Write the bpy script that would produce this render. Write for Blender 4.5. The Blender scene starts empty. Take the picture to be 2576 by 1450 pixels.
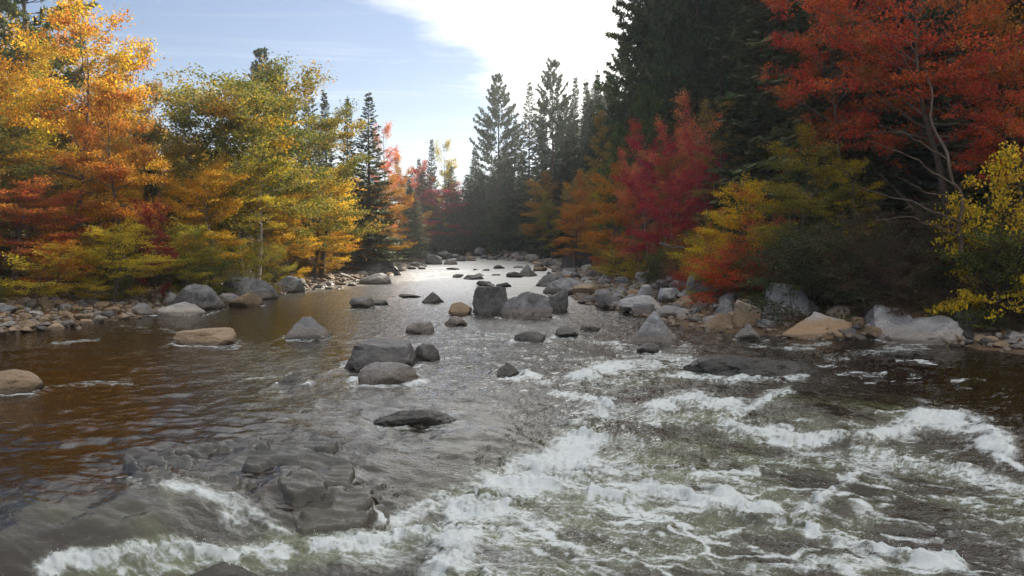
import bpy, math, random
import numpy as np
from mathutils import Vector

# ------------------------------------------------------------------ camera, sky, sun, exposure
S = bpy.context.scene
COL = S.collection
CAM_H = 3.0
FPX, CU, CV = 2143.0, 1288.0, 725.0            # photograph measured on a 2576 x 1450 grid
PITCH = math.atan(135.0 / FPX)
cam_d = bpy.data.cameras.new('camera')
cam_d.sensor_fit = 'HORIZONTAL'
cam_d.angle = 2 * math.atan(CU / FPX)
cam_d.clip_start = 0.1
cam_d.clip_end = 5000
cam = bpy.data.objects.new('camera', cam_d)
COL.objects.link(cam)
cam.location = (0, 0, CAM_H)
cam.rotation_euler = (math.pi / 2 - PITCH, 0, 0)
S.camera = cam

SUN_AZ, SUN_EL = math.radians(33), math.radians(31)
sun_vec = Vector((math.sin(SUN_AZ) * math.cos(SUN_EL), math.cos(SUN_AZ) * math.cos(SUN_EL), math.sin(SUN_EL)))
sun_d = bpy.data.lights.new('sun', 'SUN')
sun_d.energy = 5.0
sun_d.angle = math.radians(0.6)
sun_d.color = (1.0, 0.90, 0.74)
sun = bpy.data.objects.new('sun', sun_d)
COL.objects.link(sun)
sun.rotation_euler = sun_vec.to_track_quat('Z', 'Y').to_euler()
sun.location = (20, 60, 60)

W = bpy.data.worlds.new('World')
S.world = W
W.use_nodes = True
wn, wl = W.node_tree.nodes, W.node_tree.links
wn.clear()


def N(nodes, typ, **kw):
    n = nodes.new(typ)
    for k, v in kw.items():
        if k == 'inp':
            for kk, vv in v.items():
                n.inputs[kk].default_value = vv
        else:
            setattr(n, k, v)
    return n


def ramp(nodes, stops, interp='LINEAR'):
    r = nodes.new('ShaderNodeValToRGB')
    r.color_ramp.interpolation = interp
    e = r.color_ramp.elements
    while len(e) < len(stops):
        e.new(0.5)
    for i, (p, c) in enumerate(stops):
        e[i].position = p
        e[i].color = (c, c, c, 1) if isinstance(c, (int, float)) else (c[0], c[1], c[2], 1)
    return r


sky = N(wn, 'ShaderNodeTexSky', sky_type='NISHITA')
sky.sun_disc = False
sky.sun_elevation = SUN_EL
sky.sun_rotation = SUN_AZ
sky.altitude = 300
sky.air_density = 1.0
sky.dust_density = 0.15
sky.ozone_density = 2.5
tc = N(wn, 'ShaderNodeTexCoord')
sep = N(wn, 'ShaderNodeSeparateXYZ')
wl.new(tc.outputs['Generated'], sep.inputs[0])


def wmath(op, a, b=None, c=None, clamp=False):
    m = N(wn, 'ShaderNodeMath', operation=op)
    m.use_clamp = clamp
    for i, x in enumerate((a, b, c)):
        if x is None:
            continue
        if isinstance(x, (int, float)):
            m.inputs[i].default_value = x
        else:
            wl.new(x, m.inputs[i])
    return m.outputs[0]


zc = wmath('MAXIMUM', sep.outputs['Z'], 0.03)
px = wmath('DIVIDE', sep.outputs['X'], zc)
py = wmath('DIVIDE', sep.outputs['Y'], zc)
comb = N(wn, 'ShaderNodeCombineXYZ')
wl.new(px, comb.inputs[0])
wl.new(py, comb.inputs[1])
nz1 = N(wn, 'ShaderNodeTexNoise', inp={'Scale': 1.1, 'Detail': 7.0, 'Roughness': 0.62, 'Distortion': 0.3})
wl.new(comb.outputs[0], nz1.inputs['Vector'])
mp = N(wn, 'ShaderNodeMapping', inp={'Rotation': (0, 0, 0.5), 'Scale': (0.5, 2.2, 1)})
wl.new(comb.outputs[0], mp.inputs[0])
nz2 = N(wn, 'ShaderNodeTexNoise', inp={'Scale': 0.55, 'Detail': 6.0, 'Roughness': 0.6, 'Distortion': 0.6})
wl.new(mp.outputs[0], nz2.inputs['Vector'])
# a long bank of bright cloud on the sun's side of the sky, its edge running away from the viewer
edge = wmath('MULTIPLY_ADD', py, -0.141, 1.08)
edge = wmath('ADD', edge, px)
edge = wmath('MULTIPLY_ADD', wmath('SUBTRACT', nz1.outputs['Fac'], 0.5), 0.9, edge)
bank = N(wn, 'ShaderNodeMapRange', interpolation_type='SMOOTHSTEP', inp={'From Min': -0.08, 'From Max': 0.36})
wl.new(edge, bank.inputs['Value'])
wisp = N(wn, 'ShaderNodeMapRange', interpolation_type='SMOOTHSTEP', inp={'From Min': 0.48, 'From Max': 0.9, 'To Max': 0.5})
wl.new(nz2.outputs['Fac'], wisp.inputs['Value'])
cover = wmath('MAXIMUM', bank.outputs[0], wisp.outputs[0])
hor = N(wn, 'ShaderNodeMapRange', interpolation_type='SMOOTHSTEP', inp={'From Min': 0.0, 'From Max': 0.16, 'To Min': 0.75, 'To Max': 1.0})
wl.new(sep.outputs['Z'], hor.inputs['Value'])
cover = wmath('MULTIPLY', cover, hor.outputs[0])
dot = N(wn, 'ShaderNodeVectorMath', operation='DOT_PRODUCT')
wl.new(tc.outputs['Generated'], dot.inputs[0])
dot.inputs[1].default_value = sun_vec
d01 = wmath('MAXIMUM', dot.outputs['Value'], 0.0)
glow = wmath('MULTIPLY_ADD', wmath('POWER', d01, 10.0), 14.0, 11.0)
ccol = N(wn, 'ShaderNodeVectorMath', operation='SCALE')
ccol.inputs[0].default_value = (1.0, 0.985, 0.96)
wl.new(glow, ccol.inputs['Scale'])
mixc = N(wn, 'ShaderNodeMix', data_type='RGBA')
wl.new(cover, mixc.inputs['Factor'])
skyc = N(wn, 'ShaderNodeVectorMath', operation='MULTIPLY')
skyc.inputs[1].default_value = (0.66, 0.72, 0.84)
wl.new(sky.outputs[0], skyc.inputs[0])
wl.new(skyc.outputs[0], mixc.inputs[6])
wl.new(ccol.outputs[0], mixc.inputs[7])
bg = N(wn, 'ShaderNodeBackground', inp={'Strength': 0.05})
wl.new(mixc.outputs[2], bg.inputs['Color'])
wo = N(wn, 'ShaderNodeOutputWorld')
wl.new(bg.outputs[0], wo.inputs['Surface'])

S.view_settings.view_transform = 'Standard'
S.view_settings.look = 'None'
S.view_settings.exposure = 1.28
S.view_settings.gamma = 1.0
S.render.engine = 'CYCLES'
cy = S.cycles
cy.use_denoising = True
try:
    cy.denoiser = 'OPENIMAGEDENOISE'
    cy.denoising_input_passes = 'RGB_ALBEDO_NORMAL'
    cy.denoising_prefilter = 'NONE'
except Exception:
    pass
cy.max_bounces = 7
cy.diffuse_bounces = 3
cy.glossy_bounces = 3
cy.transmission_bounces = 4
cy.transparent_max_bounces = 8
cy.volume_bounces = 0
cy.caustics_reflective = False
cy.caustics_refractive = False
cy.sample_clamp_indirect = 6.0
cy.sample_clamp_direct = 12.0
cy.use_adaptive_sampling = True
cy.adaptive_threshold = 0.015

# ------------------------------------------------------------------ maths helpers
RNG = np.random.default_rng(7)
random.seed(7)
_perm = np.random.default_rng(11).permutation(512).astype(np.int32)
_perm = np.concatenate([_perm % 256, _perm % 256])
_g3 = np.random.default_rng(5).normal(size=(256, 3))
_g3 /= np.linalg.norm(_g3, axis=1)[:, None]
_ga = np.random.default_rng(6).uniform(0, 2 * math.pi, 256)
_g2 = np.stack([np.cos(_ga), np.sin(_ga)], 1)


def _fade(t):
    return t * t * t * (t * (t * 6 - 15) + 10)


def pn2(x, y):
    xi, yi = np.floor(x).astype(np.int64), np.floor(y).astype(np.int64)
    xf, yf = x - xi, y - yi
    u, v = _fade(xf), _fade(yf)

    def g(a, b):
        h = _perm[(_perm[(xi + a) & 255] + yi + b) & 255]
        return _g2[h, 0] * (xf - a) + _g2[h, 1] * (yf - b)
    a = g(0, 0) * (1 - u) + g(1, 0) * u
    b = g(0, 1) * (1 - u) + g(1, 1) * u
    return (a * (1 - v) + b * v) * 1.4


def pn3(p):
    x, y, z = p[:, 0], p[:, 1], p[:, 2]
    xi, yi, zi = (np.floor(q).astype(np.int64) for q in (x, y, z))
    xf, yf, zf = x - xi, y - yi, z - zi
    u, v, w = _fade(xf), _fade(yf), _fade(zf)

    def g(a, b, c):
        h = _perm[(_perm[(_perm[(xi + a) & 255] + yi + b) & 255] + zi + c) & 255]
        return _g3[h, 0] * (xf - a) + _g3[h, 1] * (yf - b) + _g3[h, 2] * (zf - c)
    r = 0
    for c, wc in ((0, 1 - w), (1, w)):
        a = g(0, 0, c) * (1 - u) + g(1, 0, c) * u
        b = g(0, 1, c) * (1 - u) + g(1, 1, c) * u
        r = r + (a * (1 - v) + b * v) * wc
    return r * 1.4


def fbm2(x, y, o=4, gain=0.5, lac=2.03):
    s, a = 0, 1.0
    for i in range(o):
        s = s + a * pn2(x + 17.3 * i, y - 9.1 * i)
        a *= gain
        x, y = x * lac, y * lac
    return s


def fbm3(p, o=4, gain=0.5, lac=2.03):
    s, a = 0, 1.0
    for i in range(o):
        s = s + a * pn3(p + 13.7 * i)
        a *= gain
        p = p * lac
    return s


def sst(a, b, x):
    t = np.clip((x - a) / (b - a), 0, 1)
    return t * t * (3 - 2 * t)


CP, SP = math.cos(PITCH), math.sin(PITCH)


def ray(u, v):
    x, y = (u - CU) / FPX, (CV - v) / FPX
    return np.array([x, CP + y * SP, -SP + y * CP])


def on_z(u, v, z=0.0):
    d = ray(u, v)
    t = (z - CAM_H) / d[2]
    return d[0] * t, d[1] * t, z


def at_dist(u, v, Y):
    d = ray(u, v)
    t = Y / d[1]
    return d[0] * t, Y, CAM_H + d[2] * t


def project(X, Y, Z):
    zz = Z - CAM_H
    dep = Y * CP - zz * SP
    up = Y * SP + zz * CP
    return CU + FPX * X / dep, CV - FPX * up / dep


def mesh_np(name, V, F, mat=None, smooth=True, attrs=None):
    V = np.asarray(V, dtype=np.float32)
    F = np.asarray(F, dtype=np.int32)
    me = bpy.data.meshes.new(name)
    me.vertices.add(len(V))
    me.vertices.foreach_set('co', V.ravel())
    me.loops.add(F.size)
    me.loops.foreach_set('vertex_index', F.ravel())
    me.polygons.add(len(F))
    me.polygons.foreach_set('loop_start', np.arange(0, F.size, F.shape[1], dtype=np.int32))
    me.polygons.foreach_set('use_smooth', np.full(len(F), smooth, dtype=bool))
    if attrs:
        for k, a in attrs.items():
            at = me.attributes.new(k, 'FLOAT', 'POINT')
            at.data.foreach_set('value', np.asarray(a, dtype=np.float32))
    me.update(calc_edges=True)
    if mat:
        me.materials.append(mat)
    return me


def add_obj(name, me, label=None, cat=None, group=None, kind=None, parent=None):
    o = bpy.data.objects.new(name, me)
    COL.objects.link(o)
    if label:
        o['label'] = label
    if cat:
        o['category'] = cat
    if group:
        o['group'] = group
    if kind:
        o['kind'] = kind
    if parent:
        o.parent = parent
    return o


def grid_faces(r, c):
    i = np.arange(r * c).reshape(r, c)
    return np.stack([i[:-1, :-1].ravel(), i[:-1, 1:].ravel(), i[1:, 1:].ravel(), i[1:, :-1].ravel()], 1)


# ------------------------------------------------------------------ materials
def new_mat(name):
    m = bpy.data.materials.new(name)
    m.use_nodes = True
    m.node_tree.nodes.clear()
    return m, m.node_tree.nodes, m.node_tree.links


_leafcache = {}


def leaf_mat(c1, c2, c3=None, trans=0.45, patch=0.6):
    key = (c1, c2, c3, trans, patch)
    if key in _leafcache:
        return _leafcache[key]
    m, n, l = new_mat('leaf')
    geo = N(n, 'ShaderNodeNewGeometry')
    tcn = N(n, 'ShaderNodeTexCoord')
    nz = N(n, 'ShaderNodeTexNoise', inp={'Scale': patch, 'Detail': 2.0})
    oi = N(n, 'ShaderNodeObjectInfo')
    addv = N(n, 'ShaderNodeVectorMath', operation='ADD')
    l.new(tcn.outputs['Object'], addv.inputs[0])
    sc = N(n, 'ShaderNodeVectorMath', operation='SCALE', inp={'Scale': 37.0})
    comb = N(n, 'ShaderNodeCombineXYZ')
    for i in range(3):
        l.new(oi.outputs['Random'], comb.inputs[i])
    l.new(comb.outputs[0], sc.inputs[0])
    l.new(sc.outputs[0], addv.inputs[1])
    l.new(addv.outputs[0], nz.inputs['Vector'])
    rp = ramp(n, [(0.40, 0.0), (0.60, 1.0)])
    l.new(nz.outputs['Fac'], rp.inputs[0])
    ml = N(n, 'ShaderNodeMath', operation='MULTIPLY_ADD', inp={1: 0.7, 2: -0.35})
    l.new(geo.outputs['Random Per Island'], ml.inputs[0])
    ad = N(n, 'ShaderNodeMath', operation='ADD')
    ad.use_clamp = True
    l.new(rp.outputs[0], ad.inputs[0])
    l.new(ml.outputs[0], ad.inputs[1])
    mx = N(n, 'ShaderNodeMix', data_type='RGBA')
    l.new(ad.outputs[0], mx.inputs['Factor'])
    mx.inputs[6].default_value = (*c1, 1)
    mx.inputs[7].default_value = (*c2, 1)
    out = mx.outputs[2]
    if c3:
        nz3 = N(n, 'ShaderNodeTexNoise', inp={'Scale': patch * 0.8, 'Detail': 2.0})
        ad3 = N(n, 'ShaderNodeVectorMath', operation='ADD')
        l.new(addv.outputs[0], ad3.inputs[0])
        ad3.inputs[1].default_value = (5.2, 9.1, 3.3)
        l.new(ad3.outputs[0], nz3.inputs['Vector'])
        rp3 = ramp(n, [(0.52, 0.0), (0.66, 1.0)])
        l.new(nz3.outputs['Fac'], rp3.inputs[0])
        mx3 = N(n, 'ShaderNodeMix', data_type='RGBA')
        l.new(rp3.outputs[0], mx3.inputs['Factor'])
        l.new(out, mx3.inputs[6])
        mx3.inputs[7].default_value = (*c3, 1)
        out = mx3.outputs[2]
    wodd = N(n, 'ShaderNodeTexWhiteNoise', noise_dimensions='1D')
    wsc = N(n, 'ShaderNodeMath', operation='MULTIPLY', inp={1: 91.7})
    l.new(geo.outputs['Random Per Island'], wsc.inputs[0])
    l.new(wsc.outputs[0], wodd.inputs['W'])
    odd = ramp(n, [(0.10, 1.0), (0.16, 0.0)])
    l.new(wodd.outputs['Value'], odd.inputs[0])
    mo = N(n, 'ShaderNodeMix', data_type='RGBA')
    mo.inputs[7].default_value = (0.5 * c1[0] * 0.8 + 0.03, 0.5 * c1[1] + 0.07, 0.03, 1)
    l.new(odd.outputs[0], mo.inputs['Factor'])
    l.new(out, mo.inputs[6])
    out = mo.outputs[2]
    hs = N(n, 'ShaderNodeHueSaturation')
    mr = N(n, 'ShaderNodeMapRange', inp={'To Min': 0.55, 'To Max': 1.35})
    wnz = N(n, 'ShaderNodeTexWhiteNoise', noise_dimensions='1D')
    l.new(geo.outputs['Random Per Island'], wnz.inputs['W'])
    l.new(wnz.outputs['Value'], mr.inputs['Value'])
    l.new(mr.outputs[0], hs.inputs['Value'])
    l.new(out, hs.inputs['Color'])
    bs = N(n, 'ShaderNodeBsdfPrincipled', inp={'Roughness': 0.62, 'Specular IOR Level': 0.25})
    l.new(hs.outputs[0], bs.inputs['Base Color'])
    tr = N(n, 'ShaderNodeBsdfTranslucent')
    l.new(hs.outputs[0], tr.inputs['Color'])
    ms = N(n, 'ShaderNodeMixShader', inp={'Fac': trans})
    l.new(bs.outputs[0], ms.inputs[1])
    l.new(tr.outputs[0], ms.inputs[2])
    o = N(n, 'ShaderNodeOutputMaterial')
    l.new(ms.outputs[0], o.inputs['Surface'])
    _leafcache[key] = m
    return m


def bark_mat(name, c1, c2, scale=(6, 6, 1.5)):
    m, n, l = new_mat(name)
    tcn = N(n, 'ShaderNodeTexCoord')
    mpn = N(n, 'ShaderNodeMapping', inp={'Scale': scale})
    l.new(tcn.outputs['Object'], mpn.inputs[0])
    nz = N(n, 'ShaderNodeTexNoise', inp={'Scale': 2.0, 'Detail': 5.0, 'Roughness': 0.65})
    l.new(mpn.outputs[0], nz.inputs['Vector'])
    r = ramp(n, [(0.3, c1), (0.7, c2)])
    l.new(nz.outputs['Fac'], r.inputs[0])
    b = N(n, 'ShaderNodeBsdfPrincipled', inp={'Roughness': 0.85})
    l.new(r.outputs[0], b.inputs['Base Color'])
    bp = N(n, 'ShaderNodeBump', inp={'Strength': 0.6, 'Distance': 0.03})
    l.new(nz.outputs['Fac'], bp.inputs['Height'])
    l.new(bp.outputs[0], b.inputs['Normal'])
    o = N(n, 'ShaderNodeOutputMaterial')
    l.new(b.outputs[0], o.inputs['Surface'])
    return m


BARK = bark_mat('bark', (0.045, 0.035, 0.028), (0.16, 0.13, 0.11))
BARK_PALE = bark_mat('pale_bark', (0.22, 0.19, 0.16), (0.45, 0.41, 0.36), (3, 3, 8))
BARK_PINE = bark_mat('pine_bark', (0.05, 0.038, 0.03), (0.15, 0.11, 0.085))
DEADWOOD = bark_mat('dead_wood', (0.22, 0.2, 0.18), (0.45, 0.42, 0.39), (4, 4, 1))


def rock_mat(name, hi, lo, stain, wet_z=0.10, stain_z=0.55, stain_amt=0.6, rough=0.78, speck=1.0):
    m, n, l = new_mat(name)
    tcn = N(n, 'ShaderNodeTexCoord')
    geo = N(n, 'ShaderNodeNewGeometry')
    oi = N(n, 'ShaderNodeObjectInfo')
    co = N(n, 'ShaderNodeVectorMath', operation='ADD')
    l.new(geo.outputs['Position'], co.inputs[0])
    big = N(n, 'ShaderNodeTexNoise', inp={'Scale': 1.9, 'Detail': 6.0, 'Roughness': 0.6, 'Distortion': 0.4})
    l.new(co.outputs[0], big.inputs['Vector'])
    fine = N(n, 'ShaderNodeTexNoise', inp={'Scale': 26.0, 'Detail': 5.0, 'Roughness': 0.75})
    l.new(co.outputs[0], fine.inputs['Vector'])
    mus = N(n, 'ShaderNodeTexVoronoi', inp={'Scale': 55.0})
    l.new(co.outputs[0], mus.inputs['Vector'])
    r = ramp(n, [(0.32, lo), (0.5, [0.5 * (a + b) for a, b in zip(hi, lo)]), (0.66, hi)])
    l.new(big.outputs['Fac'], r.inputs[0])
    # grain
    gr = N(n, 'ShaderNodeMapRange', inp={'From Min': 0.3, 'From Max': 0.7, 'To Min': 0.68, 'To Max': 1.25})
    l.new(fine.outputs['Fac'], gr.inputs['Value'])
    sp = N(n, 'ShaderNodeMapRange', inp={'From Min': 0.0, 'From Max': 0.5, 'To Min': 0.75, 'To Max': 1.08})
    l.new(mus.outputs['Distance'], sp.inputs['Value'])
    gm = N(n, 'ShaderNodeMath', operation='MULTIPLY')
    l.new(gr.outputs[0], gm.inputs[0])
    l.new(sp.outputs[0], gm.inputs[1])
    rv = N(n, 'ShaderNodeMapRange', inp={'To Min': 0.75, 'To Max': 1.2})
    l.new(oi.outputs['Random'], rv.inputs['Value'])
    gm2 = N(n, 'ShaderNodeMath', operation='MULTIPLY')
    l.new(gm.outputs[0], gm2.inputs[0])
    l.new(rv.outputs[0], gm2.inputs[1])
    vm = N(n, 'ShaderNodeVectorMath', operation='SCALE')
    l.new(r.outputs[0], vm.inputs[0])
    l.new(gm2.outputs[0], vm.inputs['Scale'])
    lich = N(n, 'ShaderNodeTexNoise', inp={'Scale': 6.5, 'Detail': 7.0, 'Roughness': 0.72, 'Distortion': 1.2})
    l.new(co.outputs[0], lich.inputs['Vector'])
    lr = ramp(n, [(0.36, 0.62), (0.48, 1.0), (0.56, 1.0), (0.66, 1.45)])
    l.new(lich.outputs['Fac'], lr.inputs[0])
    gm3 = N(n, 'ShaderNodeMath', operation='MULTIPLY')
    l.new(gm2.outputs[0], gm3.inputs[0])
    l.new(lr.outputs[0], gm3.inputs[1])
    l.new(gm3.outputs[0], vm.inputs['Scale'])
    # ochre stain below the high-water mark
    sx = N(n, 'ShaderNodeSeparateXYZ')
    l.new(geo.outputs['Position'], sx.inputs[0])
    zz = N(n, 'ShaderNodeMath', operation='MULTIPLY_ADD', inp={1: -0.7, 2: 0.35})
    l.new(big.outputs['Fac'], zz.inputs[0])
    za = N(n, 'ShaderNodeMath', operation='ADD')
    l.new(sx.outputs['Z'], za.inputs[0])
    l.new(zz.outputs[0], za.inputs[1])
    st = N(n, 'ShaderNodeMapRange', interpolation_type='SMOOTHSTEP', inp={'From Min': stain_z - 0.15, 'From Max': stain_z + 0.2, 'To Min': stain_amt, 'To Max': 0.0})
    l.new(za.outputs[0], st.inputs['Value'])
    mx = N(n, 'ShaderNodeMix', data_type='RGBA')
    l.new(st.outputs[0], mx.inputs['Factor'])
    l.new(vm.outputs[0], mx.inputs[6])
    stc = N(n, 'ShaderNodeVectorMath', operation='SCALE')
    stc.inputs[0].default_value = stain
    l.new(gm2.outputs[0], stc.inputs['Scale'])
    l.new(stc.outputs[0], mx.inputs[7])
    # rock still wet just above the water
    zw = N(n, 'ShaderNodeMath', operation='MULTIPLY_ADD', inp={1: -0.16, 2: 0.08})
    l.new(big.outputs['Fac'], zw.inputs[0])
    zwa = N(n, 'ShaderNodeMath', operation='ADD')
    l.new(sx.outputs['Z'], zwa.inputs[0])
    l.new(zw.outputs[0], zwa.inputs[1])
    wet = N(n, 'ShaderNodeMapRange', interpolation_type='SMOOTHSTEP', inp={'From Min': wet_z - 0.03, 'From Max': wet_z + 0.05, 'To Min': 1.0, 'To Max': 0.0})
    l.new(zwa.outputs[0], wet.inputs['Value'])
    wm = N(n, 'ShaderNodeMix', data_type='RGBA', blend_type='MULTIPLY')
    wf = N(n, 'ShaderNodeMath', operation='MULTIPLY', inp={1: 0.8})
    l.new(wet.outputs[0], wf.inputs[0])
    l.new(wf.outputs[0], wm.inputs['Factor'])
    l.new(mx.outputs[2], wm.inputs[6])
    wm.inputs[7].default_value = (0.34, 0.31, 0.27, 1)
    ro = N(n, 'ShaderNodeMapRange', inp={'To Min': rough, 'To Max': 0.22})
    l.new(wet.outputs[0], ro.inputs['Value'])
    b = N(n, 'ShaderNodeBsdfPrincipled')
    l.new(wm.outputs[2], b.inputs['Base Color'])
    l.new(ro.outputs[0], b.inputs['Roughness'])
    hsum = N(n, 'ShaderNodeMath', operation='MULTIPLY_ADD', inp={1: 3.0})
    l.new(big.outputs['Fac'], hsum.inputs[0])
    l.new(fine.outputs['Fac'], hsum.inputs[2])
    bp = N(n, 'ShaderNodeBump', inp={'Strength': 0.75, 'Distance': 0.035})
    l.new(hsum.outputs[0], bp.inputs['Height'])
    l.new(bp.outputs[0], b.inputs['Normal'])
    o = N(n, 'ShaderNodeOutputMaterial')
    l.new(b.outputs[0], o.inputs['Surface'])
    return m


ROCK_GREY = rock_mat('grey_granite', (0.25, 0.25, 0.26), (0.095, 0.095, 0.10), (0.16, 0.11, 0.065), stain_z=0.25, stain_amt=0.45)
ROCK_PALE = rock_mat('pale_granite', (0.37, 0.375, 0.39), (0.17, 0.173, 0.185), (0.22, 0.145, 0.075), stain_z=0.30, stain_amt=0.35)
ROCK_OCHRE = rock_mat('ochre_stained_granite', (0.46, 0.455, 0.45), (0.22, 0.22, 0.22), (0.27, 0.165, 0.075), stain_z=0.50, stain_amt=0.85)
ROCK_DARK = rock_mat('dark_rock', (0.13, 0.127, 0.13), (0.042, 0.041, 0.043), (0.085, 0.062, 0.042), stain_z=0.2, stain_amt=0.3, rough=0.6)
ROCK_TAN = rock_mat('tan_rock', (0.33, 0.28, 0.22), (0.16, 0.13, 0.10), (0.25, 0.16, 0.08), stain_z=0.6, stain_amt=0.6)
ROCK_WET = rock_mat('wet_bedrock', (0.09, 0.087, 0.083), (0.025, 0.025, 0.026), (0.09, 0.085, 0.05), wet_z=0.6, stain_z=-0.3, stain_amt=0.4)

# ------------------------------------------------------------------ river course and terrain
YL = np.array([-30, 5, 15, 24.7, 30.6, 39, 53.6, 64, 78, 92, 111, 118, 126])
XL = np.array([-17, -17, -16.2, -15.2, -13.6, -11.4, -10.9, -8.6, -9.5, -9.8, -11.0, -14, -20])
YR = np.array([-30, 5, 15, 20.7, 23.8, 24.7, 26.8, 32, 37.8, 48, 58, 71, 90, 107, 118, 126])
XR = np.array([17, 17, 15.5, 12.6, 11.6, 7.7, 5.5, 4.3, 2.9, 3.0, 3.5, 3.6, 2.4, 0.4, -4, -20])


def shore(Y):
    return np.interp(Y, YL, XL), np.interp(Y, YR, XR)


def ground_z(X, Y):
    X, Y = np.asarray(X, float), np.asarray(Y, float)
    l, r = shore(np.clip(Y, -30, 126))
    dl, dr = l - X, X - r                         # >0 outside the river
    df = (Y - 119) * 0.9
    n = fbm2(X * 0.22 + 3.1, Y * 0.22, 4)
    inside = -np.minimum(np.minimum(-dl, -dr), -df)
    bed = -np.minimum(0.15 + 0.28 * np.abs(inside), 0.85) - 0.55 * sst(17, 12, Y) + 0.12 * n
    zl = 0.10 * np.minimum(dl, 3.0) + 0.28 * np.clip(dl - 3.0, 0, 3.2) + 0.05 * np.clip(dl - 6.2, 0, 60) + 0.10 * np.clip(dl - 66, 0, 150)
    zr = 0.10 * np.minimum(dr, 3.0) + 0.24 * np.clip(dr - 3.0, 0, 3.0) + 0.42 * np.clip(dr - 6.0, 0, 42) + 0.1 * np.clip(dr - 48, 0, 30)
    zf = 0.18 * np.clip(df, 0, 5) + 0.10 * np.clip(df - 5, 0, 120)
    zo = np.maximum(np.maximum(np.where(dl > 0, zl, 0), np.where(dr > 0, zr, 0)), np.where(df > 0, zf, 0))
    out = np.maximum(np.maximum(dl, dr), df) > 0
    zo = zo + n * (0.06 + 0.35 * sst(3, 12, np.maximum(np.maximum(dl, dr), df)))
    return np.where(out, zo, bed)


def axis(a, b, step, far, ratio=1.16):
    core = list(np.arange(a, b + 1e-6, step))
    s, x = step, b
    while x < far:
        s *= ratio
        x += s
        core.append(x)
    s, x, lo = step, a, []
    while x > -far:
        s *= ratio
        x -= s
        lo.append(x)
    return np.array(lo[::-1] + core)


gx, gy = axis(-28, 34, 0.35, 600), axis(4, 128, 0.5, 600)
GX, GY = np.meshgrid(gx, gy)
GZ = ground_z(GX.ravel(), GY.ravel())
m, n, l = new_mat('forest_floor')
geo = N(n, 'ShaderNodeNewGeometry')
nz = N(n, 'ShaderNodeTexNoise', inp={'Scale': 1.3, 'Detail': 8.0, 'Roughness': 0.7})
l.new(geo.outputs['Position'], nz.inputs['Vector'])
r = ramp(n, [(0.3, (0.035, 0.024, 0.014)), (0.5, (0.09, 0.055, 0.028)), (0.7, (0.17, 0.10, 0.045))])
l.new(nz.outputs['Fac'], r.inputs[0])
nzf = N(n, 'ShaderNodeTexNoise', inp={'Scale': 18.0, 'Detail': 4.0})
l.new(geo.outputs['Position'], nzf.inputs['Vector'])
b = N(n, 'ShaderNodeBsdfPrincipled', inp={'Roughness': 0.95})
l.new(r.outputs[0], b.inputs['Base Color'])
bp = N(n, 'ShaderNodeBump', inp={'Strength': 0.8, 'Distance': 0.05})
l.new(nzf.outputs['Fac'], bp.inputs['Height'])
l.new(bp.outputs[0], b.inputs['Normal'])
o = N(n, 'ShaderNodeOutputMaterial')
l.new(b.outputs[0], o.inputs['Surface'])
FLOOR = m
add_obj('ground', mesh_np('ground', np.stack([GX.ravel(), GY.ravel(), GZ], 1), grid_faces(len(gy), len(gx)), FLOOR), kind='structure')

# ------------------------------------------------------------------ river water
# level of the water read off the photograph: (u, v, height)
CTRL = [
    (0, 860, 0), (600, 800, 0), (1100, 740, 0), (1700, 840, 0), (2300, 880, 0), (2576, 920, -0.02), (1200, 690, 0), (1350, 660, 0),
    (0, 1000, 0), (400, 1000, 0), (800, 980, 0), (1150, 960, -0.02), (1450, 920, -0.03), (1750, 930, -0.02), (2200, 960, -0.04), (2576, 1000, -0.08),
    (0, 1150, 0), (0, 1215, 0.0), (220, 1165, 0.01), (450, 1110, 0.02), (640, 1085, 0.02), (860, 1030, 0.0), (1050, 1010, -0.02), (1250, 1010, -0.07),
    (1450, 990, -0.10), (1620, 1000, -0.10), (1750, 1000, -0.06), (1850, 1060, -0.18), (1700, 1060, -0.20), (1030, 1082, -0.13), (900, 1000, 0.01), (1150, 1000, 0.0),
    (1000, 1110, -0.10), (1200, 1120, -0.15), (1330, 1120, -0.20), (1430, 1100, -0.25), (1410, 1170, -0.42), (1260, 1200, -0.42), (1100, 1200, -0.25),
    (1480, 1180, -0.34), (1500, 1100, -0.22), (1600, 1150, -0.30), (1350, 1240, -0.42), (1180, 1310, -0.50), (1100, 1290, -0.52), (980, 1300, -0.45),
    (0, 1270, -0.04), (100, 1300, -0.11), (250, 1260, -0.05), (400, 1290, -0.16), (300, 1350, -0.28), (50, 1400, -0.34), (120, 1440, -0.50), (300, 1410, -0.47),
    (550, 1200, -0.10), (700, 1180, -0.08), (850, 1200, -0.14), (700, 1300, -0.33), (860, 1290, -0.34), (500, 1390, -0.50), (800, 1370, -0.52), (1050, 1350, -0.55),
    (1250, 1420, -0.55), (1500, 1330, -0.48), (1700, 1280, -0.46), (1800, 1420, -0.58), (2050, 1180, -0.36), (2200, 1300, -0.50), (2400, 1420, -0.62), (2576, 1300, -0.52),
    (1980, 1010, 0.0), (2090, 1020, 0.04), (2200, 1030, 0.0), (1900, 1040, -0.12), (2090, 1055, -0.05), (2090, 1100, -0.28), (1960, 1095, -0.27), (2250, 1085, -0.26),
    (2360, 1070, -0.18), (2450, 1110, -0.26), (2350, 1010, -0.06), (2530, 1080, -0.16), (2576, 1160, -0.32),
    (-400, 1200, 0), (-400, 1420, -0.45), (3000, 1000, -0.1), (3000, 1300, -0.55), (600, 1700, -0.7), (1800, 1700, -0.7), (2800, 1700, -0.7), (-300, 1700, -0.7),
]
cp = np.array([on_z(u, v, z) for u, v, z in CTRL])


def _tps(d2):
    return 0.5 * d2 * np.log(np.maximum(d2, 1e-9))


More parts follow.
